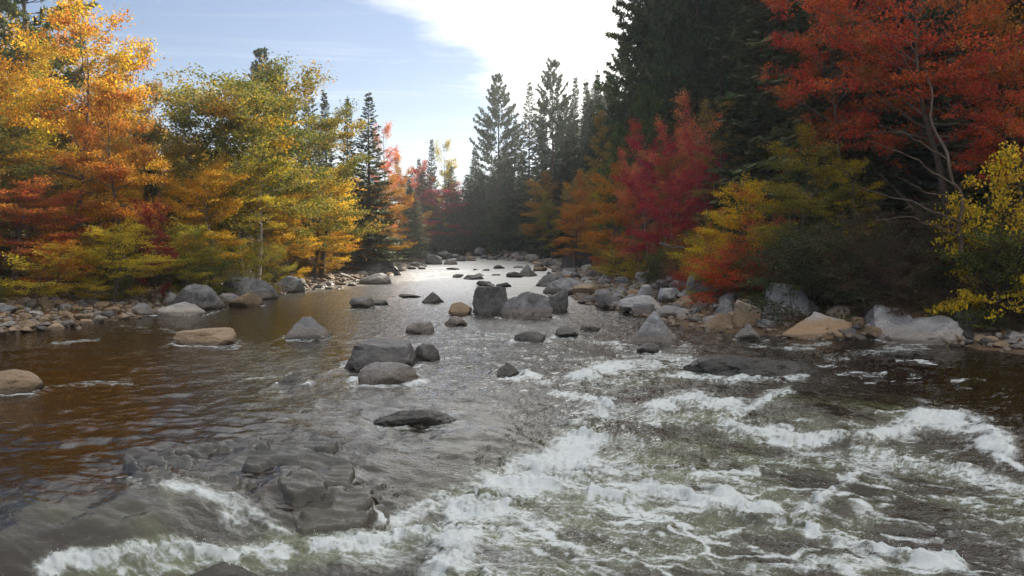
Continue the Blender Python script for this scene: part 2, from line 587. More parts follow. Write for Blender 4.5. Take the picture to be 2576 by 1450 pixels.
_D = _tps(((cp[:, None, :2] - cp[None, :, :2]) ** 2).sum(-1)) + np.eye(len(cp)) * 0.02
_P = np.concatenate([np.ones((len(cp), 1)), cp[:, :2]], 1)
_A = np.block([[_D, _P], [_P.T, np.zeros((3, 3))]])
_sol = np.linalg.solve(_A, np.concatenate([cp[:, 2], np.zeros(3)]))


def water_level(X, Y):
    X, Y = np.asarray(X, float).ravel(), np.asarray(Y, float).ravel()
    z = np.zeros(len(X))
    near = Y < 27
    Xn, Yn = X[near], np.maximum(Y[near], 5)
    s = _sol[-3] + _sol[-2] * Xn + _sol[-1] * Yn
    for k in range(len(cp)):
        s = s + _sol[k] * _tps((Xn - cp[k, 0]) ** 2 + (Yn - cp[k, 1]) ** 2)
    s = np.clip(s, -1.0, 0.08)
    f = sst(21, 15.5, Yn)
    z[near] = s * f
    return z


def hit(u, v):
    """where the line of sight through (u, v) first meets the ground or the water"""
    d = ray(u, v)
    tz = np.linspace(5, 150, 6000)
    P = d[None] * (tz / d[1])[:, None]
    wl_ = water_level(P[:, 0], P[:, 1])
    gz = np.maximum(ground_z(P[:, 0], P[:, 1]), wl_)
    k = np.nonzero(P[:, 2] + CAM_H <= gz)[0]
    k = k[0] if len(k) else len(tz) - 1
    return P[k, 0], P[k, 1], float(gz[k])


G, PA, DK, TN = ROCK_GREY, ROCK_PALE, ROCK_DARK, ROCK_TAN
KEY = [
    (1187, 1293, 718, 792, DK, 'tall dark blocky boulder with pale mottled top standing in midstream', 101, 'block'),
    (1253, 1392, 734, 803, G, 'broad smooth grey boulder in midstream touching the dark blocky one', 102, 'boulder'),
    (1340, 1430, 726, 784, DK, 'dark sloping boulder behind the broad smooth grey midstream boulder', 103, 'boulder'),
    (1128, 1187, 760, 793, TN, 'small tan boulder beside the tall dark midstream block', 104, 'boulder'),
    (880, 942, 747, 774, G, 'small grey stone in the orange reflections with a low dark tail', 105, 'boulder'),
    (936, 976, 755, 768, DK, 'low dark stone attached to the small grey stone in orange water', 106, 'round'),
    (1060, 1118, 735, 763, DK, 'small dark peaked stone alone in the glittering water', 107, 'pyramid'),
    (1115, 1178, 795, 820, G, 'small rounded grey stone just below the midstream boulder pair', 108, 'round'),
    (1020, 1098, 810, 839, G, 'low light grey stone awash in glittering midstream water', 109, 'boulder'),
    (715, 834, 795, 853, G, 'pointed grey pyramid shaped boulder standing alone in brown water', 110, 'pyramid'),
    (438, 601, 826, 870, TN, 'flat topped pale tan boulder alone in the brown pool', 111, 'slab'),
    (-30, 104, 932, 990, TN, 'rounded tan boulder in the brown pool below the cobble beach', 112, 'round'),
    (866, 1057, 859, 928, DK, 'long dark flat sided block beside the orange reflection', 113, 'block'),
    (1040, 1107, 864, 906, DK, 'dark rounded rock tucked behind the long dark block', 114, 'round'),
    (903, 1056, 909, 964, G, 'smooth humped grey boulder in front of the long dark block', 115, 'round'),
    (698, 773, 943, 971, DK, 'small black wet rock poking out above the smooth water', 116, 'pyramid'),
    (1553, 1723, 782, 870, G, 'large steep grey boulder in the riffle off the stone bar', 117, 'pyramid'),
    (1600, 1657, 862, 889, DK, 'small wet dark rock at the foot of the steep riffle boulder', 118, 'round'),
    (1288, 1376, 833, 861, DK, 'low dark rock with ragged top in the riffle', 119, 'boulder'),
    (1395, 1456, 823, 849, DK, 'small dark rounded rock in the riffle below the boulder pair', 120, 'boulder'),
    (1458, 1512, 809, 833, G, 'small grey wedge of rock in the riffle beside the dark one', 121, 'boulder'),
    (1243, 1311, 912, 944, DK, 'sharp black rock splitting the fast water above the rapid', 122, 'pyramid'),
    (1915, 2036, 713, 802, PA, 'tall slanted blue grey block standing on the stone bar', 123, 'block'),
    (1940, 2152, 783, 852, ROCK_OCHRE, 'long boulder with pale top and ochre stained flank at the waterline', 124, 'slab'),
    (1848, 1922, 815, 857, G, 'small pointed grey rock at the waterline before the ochre flanked boulder', 125, 'pyramid'),
    (1833, 1916, 753, 823, TN, 'upright tan boulder with flat face on the bar beside the slanted block', 126, 'block'),
    (1793, 1862, 750, 802, G, 'grey boulder leaning behind the upright tan boulder', 127, 'boulder'),
    (2176, 2314, 767, 837, PA, 'smooth pale grey boulder with peaked top under the dark bushes', 128, 'boulder'),
    (2200, 2402, 795, 866, PA, 'white tilted slab of rock sloping down into the water', 129, 'wedge'),
    (2392, 2452, 780, 842, DK, 'dark square rock in the shade behind the white tilted slab', 130, 'block'),
    (2078, 2142, 768, 805, TN, 'tan rounded boulder between the slanted block and pale peaked boulder', 131, 'round'),
    (1768, 1848, 788, 834, TN, 'low ochre rock at the waterline beside the upright tan boulder', 132, 'boulder'),
    (1985, 2064, 750, 792, G, 'grey rock wedged behind the long ochre flanked boulder', 133, 'boulder'),
    (1590, 1656, 716, 768, PA, 'pale grey tilted boulder high on the stone bar', 134, 'boulder'),
    (1555, 1682, 744, 790, PA, 'broad pale grey boulder in the middle of the stone bar', 135, 'boulder'),
    (1640, 1745, 768, 800, PA, 'flat pale slab on the stone bar near the waterline', 136, 'slab'),
    (1408, 1492, 627, 677, DK, 'big dark blocky boulder at the upstream head of the stone bar', 137, 'block'),
    (1345, 1422, 688, 722, DK, 'dark low boulder at the shallow edge of the stone bar', 138, 'boulder'),
    (1364, 1484, 699, 742, G, 'rounded brown grey boulder on the inner edge of the bar', 139, 'round'),
    (1440, 1517, 714, 746, TN, 'ochre tinted boulder on the bar beside the rounded brown grey one', 140, 'boulder'),
    (1500, 1582, 738, 776, G, 'angular grey rock on the bar beside shallow still water', 141, 'boulder'),
    (1300, 1352, 666, 696, G, 'upright triangular stone in the far shallows', 142, 'pyramid'),
    (1722, 1775, 690, 740, G, 'grey boulder under the bleached driftwood stick', 143, 'boulder'),
    (880, 1012, 651, 692, DK, 'huge dark humped boulder at the foot of the brown orange tree', 144, 'round'),
    (903, 986, 687, 716, G, 'rounded grey boulder on the shingle below the huge dark hump', 145, 'round'),
    (553, 702, 697, 750, G, 'long rounded grey boulder on the bank under the green bushes', 146, 'round'),
    (688, 772, 694, 737, PA, 'angular pale boulder beside the long rounded grey one', 147, 'boulder'),
    (428, 562, 714, 782, G, 'sloping grey ledge of rock on the bank below yellow bushes', 148, 'slab'),
    (578, 662, 733, 772, TN, 'tan wedge of rock at the edge of the brown water', 149, 'boulder'),
    (385, 532, 760, 793, PA, 'pale flat slab sliding into the water beside the cobbles', 150, 'slab'),
    (326, 392, 763, 793, G, 'grey boulder at the end of the cobble beach', 151, 'round'),
    (1198, 1246, 706, 720, DK, 'thin dark rock awash above the boulder pair', 152, 'slab'),
    (1246, 1292, 710, 723, DK, 'flat dark rock awash beside the thin one above the boulders', 153, 'slab'),
    (1162, 1218, 692, 704, DK, 'low black rock barely breaking the far glitter', 154, 'slab'),
    (1000, 1064, 739, 749, DK, 'flat dark sliver of rock beside the peaked stone', 155, 'slab'),
]
FOOT = []
for k in KEY:
    hx, hy, hz_ = hit(0.5 * (k[0] + k[1]), k[3])
    if float(ground_z(hx, hy)) < 0.05:
        w_ = (k[1] - k[0]) * hy / FPX
        FOOT.append((hx * (hy + 0.36 * w_) / hy, hy + 0.36 * w_, w_ / 2, w_ * 0.42))


# foam read off the photograph as strokes: points, half-width, strength
FOAM = [
    ([(1490, 1085), (1440, 1165), (1330, 1215), (1250, 1250), (1170, 1310), (1150, 1380), (1120, 1450)], 50, 1.05),
    ([(1560, 1110), (1520, 1190), (1400, 1270), (1280, 1350), (1220, 1450)], 70, 0.46),
    ([(1450, 1220), (1700, 1230), (1900, 1230)], 45, 0.33),
    ([(1300, 1420), (1600, 1400), (1800, 1330)], 60, 0.20),
    ([(1600, 1310), (1850, 1290), (2000, 1330)], 50, 0.22),
    ([(1650, 1180), (1900, 1170), (2100, 1200)], 36, 0.24),
    ([(1480, 1245), (1640, 1235), (1780, 1270), (1880, 1280)], 15, 1.1),
    ([(1500, 1190), (1660, 1180), (1760, 1200), (1900, 1195)], 11, 0.9),
    ([(1780, 1240), (1960, 1300), (2080, 1345), (2200, 1385), (2300, 1410), (2420, 1425)], 13, 1.15),
    ([(1850, 1300), (1960, 1310), (2060, 1280), (2110, 1235), (2160, 1190)], 10, 0.9),
    ([(1900, 1440), (2030, 1420), (2150, 1430), (2260, 1400)], 12, 0.7),
    ([(2150, 1290), (2300, 1330), (2450, 1360), (2576, 1400)], 12, 0.5),
    ([(2160, 1130), (2300, 1170), (2430, 1190), (2576, 1230)], 20, 0.62),
    ([(2000, 1150), (2150, 1170), (2230, 1180)], 22, 0.6),
    ([(2250, 1250), (2400, 1270), (2576, 1330)], 36, 0.18),
    ([(1815, 1060), (1890, 1085), (1990, 1104), (2090, 1104), (2190, 1098), (2270, 1086)], 15, 1.1),
    ([(2280, 1080), (2320, 1050), (2400, 1058), (2470, 1085), (2520, 1130)], 26, 1.0),
    ([(1650, 1028), (1710, 1008), (1770, 1010), (1850, 1030)], 20, 1.05),
    ([(1835, 1062), (1880, 1030), (1930, 1005), (1985, 985)], 12, 0.8),
    ([(1450, 955), (1520, 930), (1600, 915), (1690, 905), (1760, 915)], 18, 0.85),
    ([(1480, 975), (1600, 950), (1720, 950)], 20, 0.4),
    ([(1275, 962), (1335, 945), (1385, 975), (1450, 1000), (1540, 1020)], 9, 0.85),
    ([(1560, 1030), (1630, 1040), (1800, 1060)], 18, 0.45),
    ([(95, 1445), (180, 1405), (300, 1402), (450, 1388), (620, 1385), (780, 1378), (950, 1365), (1110, 1345)], 19, 0.95),
    ([(300, 1435), (600, 1430), (900, 1420), (1120, 1390)], 18, 0.42),
    ([(960, 1310), (1060, 1290), (1130, 1260)], 22, 0.8),
    ([(330, 1205), (430, 1215), (520, 1245), (600, 1275), (690, 1320), (720, 1345)], 16, 0.7),
    ([(560, 1300), (640, 1330), (700, 1360)], 22, 0.5),
    ([(120, 866), (180, 860), (250, 854)], 3.5, 0.55),
    ([(590, 962), (680, 945), (790, 934)], 3.5, 0.5),
    ([(130, 972), (230, 967), (330, 966)], 4, 0.5),
    ([(1150, 862), (1220, 848), (1300, 838)], 7, 0.6),
    ([(880, 960), (960, 968), (1070, 960)], 6, 0.7),
    ([(1280, 858), (1400, 850), (1560, 866)], 7, 0.6),
    ([(1540, 872), (1660, 888), (1740, 878)], 7, 0.7),
    ([(1710, 950), (1850, 955), (2020, 948)], 10, 0.75),
    ([(1890, 868), (1990, 874), (2090, 866)], 7, 0.75),
    ([(2080, 900), (2200, 886), (2330, 872)], 9, 0.6),
    ([(700, 1050), (860, 1055), (900, 1070)], 5, 0.4),
    ([(960, 1076), (1060, 1078), (1160, 1066)], 6, 0.7),
    ([(300, 820), (420, 830), (560, 872)], 4, 0.5),
    ([(0, 994), (100, 994)], 4, 0.5),
    ([(450, 870), (600, 874)], 4, 0.6),
    ([(720, 855), (830, 856)], 4, 0.6),
    ([(860, 780), (960, 776)], 3, 0.5),
]
# long threads of foam carried down the tail of the rapid
_rf = random.Random(21)
for _k in range(70):
    _u, _v = _rf.uniform(1250, 2500), _rf.uniform(1120, 1440)
    if _v < 1130 + max(0, 1500 - _u) * 0.5:
        continue
    _h, _pts = _rf.uniform(-0.05, 0.42), [(_u, _v)]
    for _q in range(_rf.randint(3, 7)):
        _h += _rf.uniform(-0.22, 0.22)
        _u, _v = _u + 48 * math.cos(_h), _v + 48 * math.sin(_h) * 0.8
        _pts.append((_u, _v))
    FOAM.append((_pts, _rf.uniform(2.5, 6.0), _rf.uniform(0.40, 0.90)))
for _k in range(40):
    _u, _v = _rf.uniform(1350, 2450), _rf.uniform(880, 1080)
    _h, _pts = _rf.uniform(-0.3, 0.2), [(_u, _v)]
    for _q in range(_rf.randint(1, 3)):
        _h += _rf.uniform(-0.2, 0.2)
        _u, _v = _u + 30 * math.cos(_h), _v + 30 * math.sin(_h) * 0.6
        _pts.append((_u, _v))
    FOAM.append((_pts, _rf.uniform(2.0, 4.5), _rf.uniform(0.4, 0.8)))
# milky, aerated green water below and beside the foam
AERA = [
    ([(1200, 1330), (1400, 1270), (1600, 1220), (1900, 1230)], 110, 0.8),
    ([(1300, 1420), (1700, 1360), (2100, 1330)], 100, 0.62),
    ([(2000, 1130), (2300, 1200), (2576, 1280)], 60, 0.5),
    ([(150, 1425), (600, 1400), (1100, 1360)], 40, 0.9),
    ([(1650, 1050), (1750, 1050), (1850, 1070)], 30, 0.8),
    ([(1950, 1040), (2100, 1045), (2250, 1055)], 42, 0.5),
    ([(1500, 950), (1700, 930)], 30, 0.5),
    ([(0, 1330), (200, 1320), (420, 1320)], 60, 0.35),
    ([(430, 1240), (560, 1290)], 40, 0.5),
    ([(1000, 1120), (1250, 1140), (1380, 1130)], 50, 0.25),
    ([(1900, 1400), (2300, 1420)], 60, 0.5),
]


def strokes(u, v, L, jit=None):
    out = np.zeros(len(u))
    for pts, w, s in L:
        ww = w * 1.0
        a, bb = np.array(pts).min(0), np.array(pts).max(0)
        sel = np.nonzero((u > a[0] - 3.2 * ww) & (u < bb[0] + 3.2 * ww) & (v > a[1] - 3.2 * ww) & (v < bb[1] + 3.2 * ww))[0]
        if len(sel) == 0:
            continue
        uu, vv = u[sel], v[sel]
        best = np.full(len(sel), 1e9)
        for (x0, y0), (x1, y1) in zip(pts[:-1], pts[1:]):
            dx, dy = x1 - x0, y1 - y0
            t = np.clip(((uu - x0) * dx + (vv - y0) * dy) / (dx * dx + dy * dy), 0, 1)
            best = np.minimum(best, (uu - x0 - t * dx) ** 2 + (vv - y0 - t * dy) ** 2)
        out[sel] = np.maximum(out[sel], s * np.exp(-best / (2 * ww * ww)))
    return out


rows = []
q = 3.0 * 852 / 5.0
while 3.0 * 852 / q < 40:
    rows.append(3.0 * 852 / q)
    q -= 0.62 if q < 330 else 2.0
y = rows[-1]
while y < 130:
    y *= 1.011
    rows.append(y)
rows = np.array(rows)
tc_ = np.arange(-0.66, 0.6601, 0.00125)
tl, s, x = [], 0.00125, 0.66
while x < 3.0:
    s *= 1.12
    x += s
    tl.append(x)
tcol = np.concatenate([-np.array(tl[::-1]), tc_, np.array(tl)])
WY, WT = np.meshgrid(rows, tcol, indexing='ij')
WX = (WT * WY).ravel()
WYf = WY.ravel()
base = water_level(WX, WYf)
wu, wv = project(WX, WYf, base)
# ragged edges: warp the strokes with noise
j1, j2 = fbm2(WX * 1.7, WYf * 1.7, 4), fbm2(WX * 1.7 + 40, WYf * 1.7 + 11, 4)
amp = np.clip(240.0 / WYf, 4, 28)
foam_raw = strokes(wu + amp * j1, wv + 0.45 * amp * j2, FOAM)
foam_wide = strokes(wu + amp * j1, wv + 0.45 * amp * j2, [q for q in FOAM if q[1] > 8])
foam_wide = np.maximum(foam_wide, 0.35 * foam_raw)
aer = strokes(wu + amp * j1, wv + 0.45 * amp * j2, AERA)
near = sst(30, 12, WYf)
# flow direction: down the valley, bending to the right over the drop
fx, fy = WX * 0.92 - WYf * 0.38, WYf * 0.92 + WX * 0.38
n_lace = fbm2(fx * 0.62 + 0.45 * j1, fy * 1.7 + 0.45 * j2, 5, 0.5)
lace = 1 - np.abs(fbm2(fx * 0.42 + 0.5 * j2, fy * 1.7 + 0.5 * j1, 3, 0.5)) * 2.6
lace2 = 1 - np.abs(fbm2(fx * 1.1 + 0.45 * j1 + 9, fy * 4.6 + 0.45 * j2, 3, 0.5)) * 2.4
lace = np.clip(np.maximum(lace, 0.85 * lace2), 0, 1)
rough_zone = strokes(wu, wv, [([(1200, 880), (1700, 900), (2100, 930)], 90, 1.0), ([(1500, 1000), (2000, 1130), (2576, 1250)], 130, 1.0),
                              ([(1300, 1350), (2000, 1380), (2576, 1420)], 120, 1.0), ([(700, 950), (1100, 1000)], 60, 0.4)])
nearm = WYf < 22
lace3, grit = np.zeros(len(WX)), np.zeros(len(WX))
lace3[nearm] = 1 - np.abs(fbm2(fx[nearm] * 2.2 + 0.4 * j1[nearm] + 4, fy[nearm] * 9.5 + 0.5 * j2[nearm], 3, 0.55)) * 2.4
grit[nearm] = fbm2(fx[nearm] * 9.0, fy[nearm] * 20.0, 3, 0.7)
aer = np.clip(aer * (0.75 + 0.9 * fbm2(fx * 0.8 + 31, fy * 1.6, 3, 0.55)), 0, 1)
fr0 = foam_raw * np.where(wv < 905, 0.72, 1.0)
foam = fr0 * (0.68 + 0.75 * n_lace + 0.12 * lace3 + 0.12 * grit) + 0.50 * np.clip(fr0, 0, 0.75) * (lace ** 3)
foam += sst(0.10, 0.6, aer) * (0.26 * lace ** 4 + 0.26 * np.clip(lace3, 0, 1) ** 5 + 0.12 * grit)
foam += rough_zone * (0.22 * np.clip(lace3, 0, 1) ** 6 + 0.10 * grit - 0.03) * nearm
foam = np.clip(foam, 0, 1.2)
# ripples, standing waves and foam billows
rip_l = fbm2(WX * 0.9 + 3, WYf * 1.1, 3, 0.55)
rip_m = fbm2(WX * 2.4 + 0.5 * j1, WYf * 3.4 + 0.5 * j2, 4, 0.62)
rip_f = fbm2(WX * 7.0, WYf * 10.0, 3, 0.6)
rid = 1 - np.abs(fbm2(fx * 1.2 + 0.4 * j1, fy * 2.6, 3, 0.5)) * 2
calm = strokes(wu, wv, [([(-100, 900), (200, 1000), (420, 1060)], 120, 0.8), ([(-100, 1150), (250, 1130)], 90, 0.85), ([(0, 1290), (200, 1290), (350, 1300)], 70, 0.9),
                        ([(250, 1150), (550, 1090), (800, 1030)], 26, 0.8), ([(620, 760), (740, 840), (850, 910), (860, 940)], 42, 0.85), ([(1950, 1050), (2230, 1055)], 34, 0.7), ([(650, 1010), (900, 1040), (1150, 1060), (1330, 1120)], 58, 0.72)])
tongue = strokes(wu, wv, [([(700, 1000), (1000, 1060), (1250, 1130)], 85, 1.0), ([(850, 950), (1200, 970), (1500, 990)], 60, 0.9), ([(1500, 900), (1900, 960), (2300, 960)], 60, 0.7), ([(1800, 1150), (2300, 1250), (2576, 1380)], 120, 0.9)])
a_rip = (0.014 + 0.012 * rough_zone) * (1 - 0.75 * calm) * (1 - 0.5 * tongue)
dz = a_rip * (0.7 * rip_l + 1.0 * rip_m) + 0.0028 * (1 - 0.6 * calm) * rip_f * sst(26, 14, WYf)
lsheet = strokes(wu, wv, [([(250, 1180), (500, 1140), (680, 1120)], 40, 1.0), ([(600, 1150), (760, 1180), (900, 1220)], 60, 1.0), ([(640, 1250), (820, 1280), (960, 1300)], 45, 1.0), ([(100, 1270), (350, 1260)], 40, 0.7)])
wa = WX * 0.26 + WYf * 0.97
wq = (base * 0.9 - 0.24 * (wa - 10) + 0.12 * fbm2(WX * 0.5 + 1, WYf * 0.9, 3)) / 0.13
wf_ = wq - np.floor(wq)
dz += lsheet * (0.095 * (np.floor(wq) + sst(0.30, 0.98, wf_) - wq) + 0.018 * fbm2(WX * 1.3, WYf * 3.6, 3, 0.5))
sheet = strokes(wu, wv, [([(-60, 1300), (200, 1300), (420, 1310)], 62, 1.0), ([(300, 1180), (600, 1140), (860, 1120)], 40, 0.8), ([(700, 1020), (1000, 1070), (1320, 1130)], 55, 0.9)])
dz += 0.016 * sheet * fbm2(fx * 0.7 + 0.3 * j1, fy * 4.2 + 0.3 * j2, 3, 0.5)
swell = 0.5 + 0.9 * fbm2(fx * 0.42 + 0.25 * j1, fy * 1.25 + 0.25 * j2, 2, 0.4)
dz += rough_zone * 0.010 * (rid - 0.5) + 0.035 * rip_l * near
dz += (0.055 * tongue + 0.016 * (1 - calm) * sst(45, 20, WYf)) * (swell - 0.5)
n_soft = fbm2(fx * 1.0 + 0.3 * j1, fy * 2.2 + 0.3 * j2, 2, 0.45)
fo = np.clip(foam_wide * (0.75 + 0.6 * n_soft), 0, 1) ** 1.2
# current parting round the boulders: pillow upstream, broken collar, trailing wake
wake = np.zeros(len(WX))
for (cx_, cy_, ra, rb) in FOOT:
    sel = np.nonzero((np.abs(WX - cx_) < 4.2 * ra) & (WYf > cy_ - 9 * rb) & (WYf < cy_ + 3 * rb))[0]
    if len(sel) == 0:
        continue
    sy = (WYf[sel] - cy_) / rb
    sx_ = (WX[sel] - cx_ - 0.10 * np.clip(cy_ - WYf[sel], 0, 9)) / ra
    rr_ = np.hypot(sx_, sy)
    tb = 0.5 + 0.9 * fbm2(WX[sel] * 4.0 + 5, WYf[sel] * 5.0, 3, 0.6)
    dn = np.clip(-sy, 0, 9)
    hw = 0.95 + 0.20 * dn
    tail = np.exp(-dn / 3.2) * (sy < 0)
    arms = np.exp(-((np.abs(sx_) - hw) / 0.22) ** 2) * tail
    wake[sel] += 0.022 * np.exp(-((rr_ - 1.18) / 0.20) ** 2) * (0.3 + (sy > 0)) + 0.020 * arms - 0.02 * tail * (np.abs(sx_) < hw) + 0.012 * tail * tb * (np.abs(sx_) < hw)
    foam[sel] += np.clip(tb, 0, 1.2) * (0.55 * np.exp(-((rr_ - 1.10) / 0.14) ** 2) + 0.50 * arms * np.clip(tb, 0, 1) + 0.16 * tail * (np.abs(sx_) < hw))
foam = np.clip(foam, 0, 1.2)
bill = np.abs(fbm2(fx * 1.25 + 0.4 * j2, fy * 3.0 + 0.4 * j1, 3, 0.45)) * 1.8
fine = np.abs(fbm2(fx * 4.2 + 0.3 * j1, fy * 10.0 + 0.3 * j2, 2, 0.5)) * 1.8
dz += fo * near * (0.10 * bill + 0.016 * fine + 0.014 * np.clip(lace, 0, 1) ** 2) + 0.03 * fo * sst(0.5, 1, fo)
dz += 0.02 * fo * np.abs(fbm2(fx * 2.6 + 3, fy * 5.5, 2, 0.45)) * near * 2.0
l_, r_ = shore(WYf)
edge_fade = sst(0.0, 1.0, np.minimum(WX - l_, r_ - WX) + 0.6)
WZ = base + (dz + wake) * np.clip(edge_fade, 0.15, 1)


def mat_water():
    m, n, l = new_mat('river_water')
    geo = N(n, 'ShaderNodeNewGeometry')
    af = N(n, 'ShaderNodeAttribute', attribute_name='foam')
    aa = N(n, 'ShaderNodeAttribute', attribute_name='aer')
    ac = N(n, 'ShaderNodeAttribute', attribute_name='calm')
    mpn = N(n, 'ShaderNodeMapping', inp={'Scale': (1.0, 1.5, 1.0)})
    l.new(geo.outputs['Position'], mpn.inputs[0])
    n1 = N(n, 'ShaderNodeTexNoise', inp={'Scale': 3.4, 'Detail': 4.0, 'Roughness': 0.6, 'Distortion': 0.5})
    n2 = N(n, 'ShaderNodeTexNoise', inp={'Scale': 13.0, 'Detail': 4.0, 'Roughness': 0.65, 'Distortion': 0.8})
    n3 = N(n, 'ShaderNodeTexNoise', inp={'Scale': 38.0, 'Detail': 4.0, 'Roughness': 0.75, 'Distortion': 0.3})
    for q_ in (n1, n2):
        l.new(mpn.outputs[0], q_.inputs['Vector'])
    # foam is drawn out along the current
    mr_ = N(n, 'ShaderNodeMapping', inp={'Rotation': (0, 0, 0.392)})
    ms_ = N(n, 'ShaderNodeMapping', inp={'Scale': (0.42, 1.35, 1.0)})
    l.new(geo.outputs['Position'], mr_.inputs[0])
    l.new(mr_.outputs[0], ms_.inputs[0])
    l.new(ms_.outputs[0], n3.inputs['Vector'])
    n4 = N(n, 'ShaderNodeTexNoise', inp={'Scale': 11.0, 'Detail': 5.0, 'Roughness': 0.6, 'Distortion': 0.5})
    l.new(ms_.outputs[0], n4.inputs['Vector'])
    h = N(n, 'ShaderNodeMath', operation='MULTIPLY_ADD', inp={1: 4.0})
    l.new(n1.outputs['Fac'], h.inputs[0])
    l.new(n2.outputs['Fac'], h.inputs[2])
    st = N(n, 'ShaderNodeMapRange', inp={'To Min': 0.26, 'To Max': 0.07})
    l.new(ac.outputs['Fac'], st.inputs['Value'])
    bw = N(n, 'ShaderNodeBump', inp={'Distance': 0.05})
    l.new(h.outputs[0], bw.inputs['Height'])
    ar = N(n, 'ShaderNodeAttribute', attribute_name='rough')
    sr = N(n, 'ShaderNodeMath', operation='MULTIPLY_ADD', inp={1: 0.22})
    l.new(ar.outputs['Fac'], sr.inputs[0])
    l.new(st.outputs[0], sr.inputs[2])
    fr = N(n, 'ShaderNodeFresnel', inp={'IOR': 1.5})
    l.new(bw.outputs[0], fr.inputs['Normal'])
    gl = N(n, 'ShaderNodeBsdfGlossy', inp={'Color': (1, 1, 1, 1)})
    spz = N(n, 'ShaderNodeSeparateXYZ')
    l.new(geo.outputs['Position'], spz.inputs[0])
    # upstream the small chop is finer than the mesh: it becomes surface roughness there
    rf = N(n, 'ShaderNodeMapRange', interpolation_type='SMOOTHSTEP', inp={'From Min': 12.0, 'From Max': 60.0, 'To Min': 0.08, 'To Max': 0.34})
    l.new(spz.outputs['Y'], rf.inputs['Value'])
    rc = N(n, 'ShaderNodeMath', operation='MULTIPLY_ADD', inp={1: -0.65, 2: 1.0})
    l.new(ac.outputs['Fac'], rc.inputs[0])
    rfc = N(n, 'ShaderNodeMath', operation='MULTIPLY')
    l.new(rf.outputs[0], rfc.inputs[0])
    l.new(rc.outputs[0], rfc.inputs[1])
    l.new(rfc.outputs[0], gl.inputs['Roughness'])
    bfade = N(n, 'ShaderNodeMapRange', interpolation_type='SMOOTHSTEP', inp={'From Min': 14.0, 'From Max': 60.0, 'To Min': 1.0, 'To Max': 0.3})
    l.new(spz.outputs['Y'], bfade.inputs['Value'])
    bstr = N(n, 'ShaderNodeMath', operation='MULTIPLY')
    l.new(sr.outputs[0], bstr.inputs[0])
    l.new(bfade.outputs[0], bstr.inputs[1])
    l.new(bstr.outputs[0], bw.inputs['Strength'])
    l.new(bw.outputs[0], gl.inputs['Normal'])
    # body: clear tea-brown water over the bed, turning milky green where air is beaten in
    col = N(n, 'ShaderNodeMix', data_type='RGBA')
    l.new(aa.outputs['Fac'], col.inputs['Factor'])
    col.inputs[6].default_value = (0.018, 0.010, 0.005, 1)
    col.inputs[7].default_value = (0.10, 0.115, 0.062, 1)
    df = N(n, 'ShaderNodeBsdfDiffuse')
    l.new(col.outputs[2], df.inputs['Color'])
    tr = N(n, 'ShaderNodeBsdfTransparent', inp={'Color': (0.34, 0.19, 0.08, 1)})
    tf = N(n, 'ShaderNodeMapRange', inp={'From Max': 0.6, 'To Min': 0.45, 'To Max': 0.95})
    l.new(aa.outputs['Fac'], tf.inputs['Value'])
    body = N(n, 'ShaderNodeMixShader')
    l.new(tf.outputs[0], body.inputs['Fac'])
    l.new(tr.outputs[0], body.inputs[1])
    l.new(df.outputs[0], body.inputs[2])
    wat = N(n, 'ShaderNodeMixShader')
    l.new(fr.outputs[0], wat.inputs['Fac'])
    l.new(body.outputs[0], wat.inputs[1])
    l.new(gl.outputs[0], wat.inputs[2])
    # foam: bubbles, edge broken up by fine noise
    s1 = N(n, 'ShaderNodeMath', operation='SUBTRACT', inp={1: 0.5})
    l.new(n3.outputs['Fac'], s1.inputs[0])
    s2 = N(n, 'ShaderNodeMath', operation='SUBTRACT', inp={1: 0.5})
    l.new(n4.outputs['Fac'], s2.inputs[0])
    t1 = N(n, 'ShaderNodeMath', operation='MULTIPLY_ADD', inp={1: 0.55})
    l.new(s1.outputs[0], t1.inputs[0])
    l.new(af.outputs['Fac'], t1.inputs[2])
    t2 = N(n, 'ShaderNodeMath', operation='MULTIPLY_ADD', inp={1: 0.8})
    l.new(s2.outputs[0], t2.inputs[0])
    l.new(t1.outputs[0], t2.inputs[2])
    fm = N(n, 'ShaderNodeMapRange', interpolation_type='SMOOTHSTEP', inp={'From Min': 0.20, 'From Max': 1.05, 'To Max': 0.95})
    l.new(t2.outputs[0], fm.inputs['Value'])
    bf = N(n, 'ShaderNodeBump', inp={'Distance': 0.02, 'Strength': 0.35})
    l.new(n3.outputs['Fac'], bf.inputs['Height'])
    foamb = N(n, 'ShaderNodeBsdfPrincipled', inp={'Base Color': (0.52, 0.56, 0.58, 1), 'Roughness': 0.45})
    l.new(bf.outputs[0], foamb.inputs['Normal'])
    al = N(n, 'ShaderNodeMixShader')
    l.new(fm.outputs[0], al.inputs['Fac'])
    l.new(wat.outputs[0], al.inputs[1])
    l.new(foamb.outputs[0], al.inputs[2])
    o = N(n, 'ShaderNodeOutputMaterial')
    l.new(al.outputs[0], o.inputs['Surface'])
    return m


WATER = mat_water()
add_obj('river_water', mesh_np('river_water', np.stack([WX, WYf, WZ], 1), grid_faces(len(rows), len(tcol)), WATER,
                               attrs={'foam': np.clip(foam, 0, 1), 'aer': np.clip(aer + 0.4 * np.clip(foam, 0, 1), 0, 1), 'calm': np.clip(np.maximum(calm, 0.8 * lsheet), 0, 1), 'rough': np.clip(rough_zone, 0, 1)}), kind='structure')

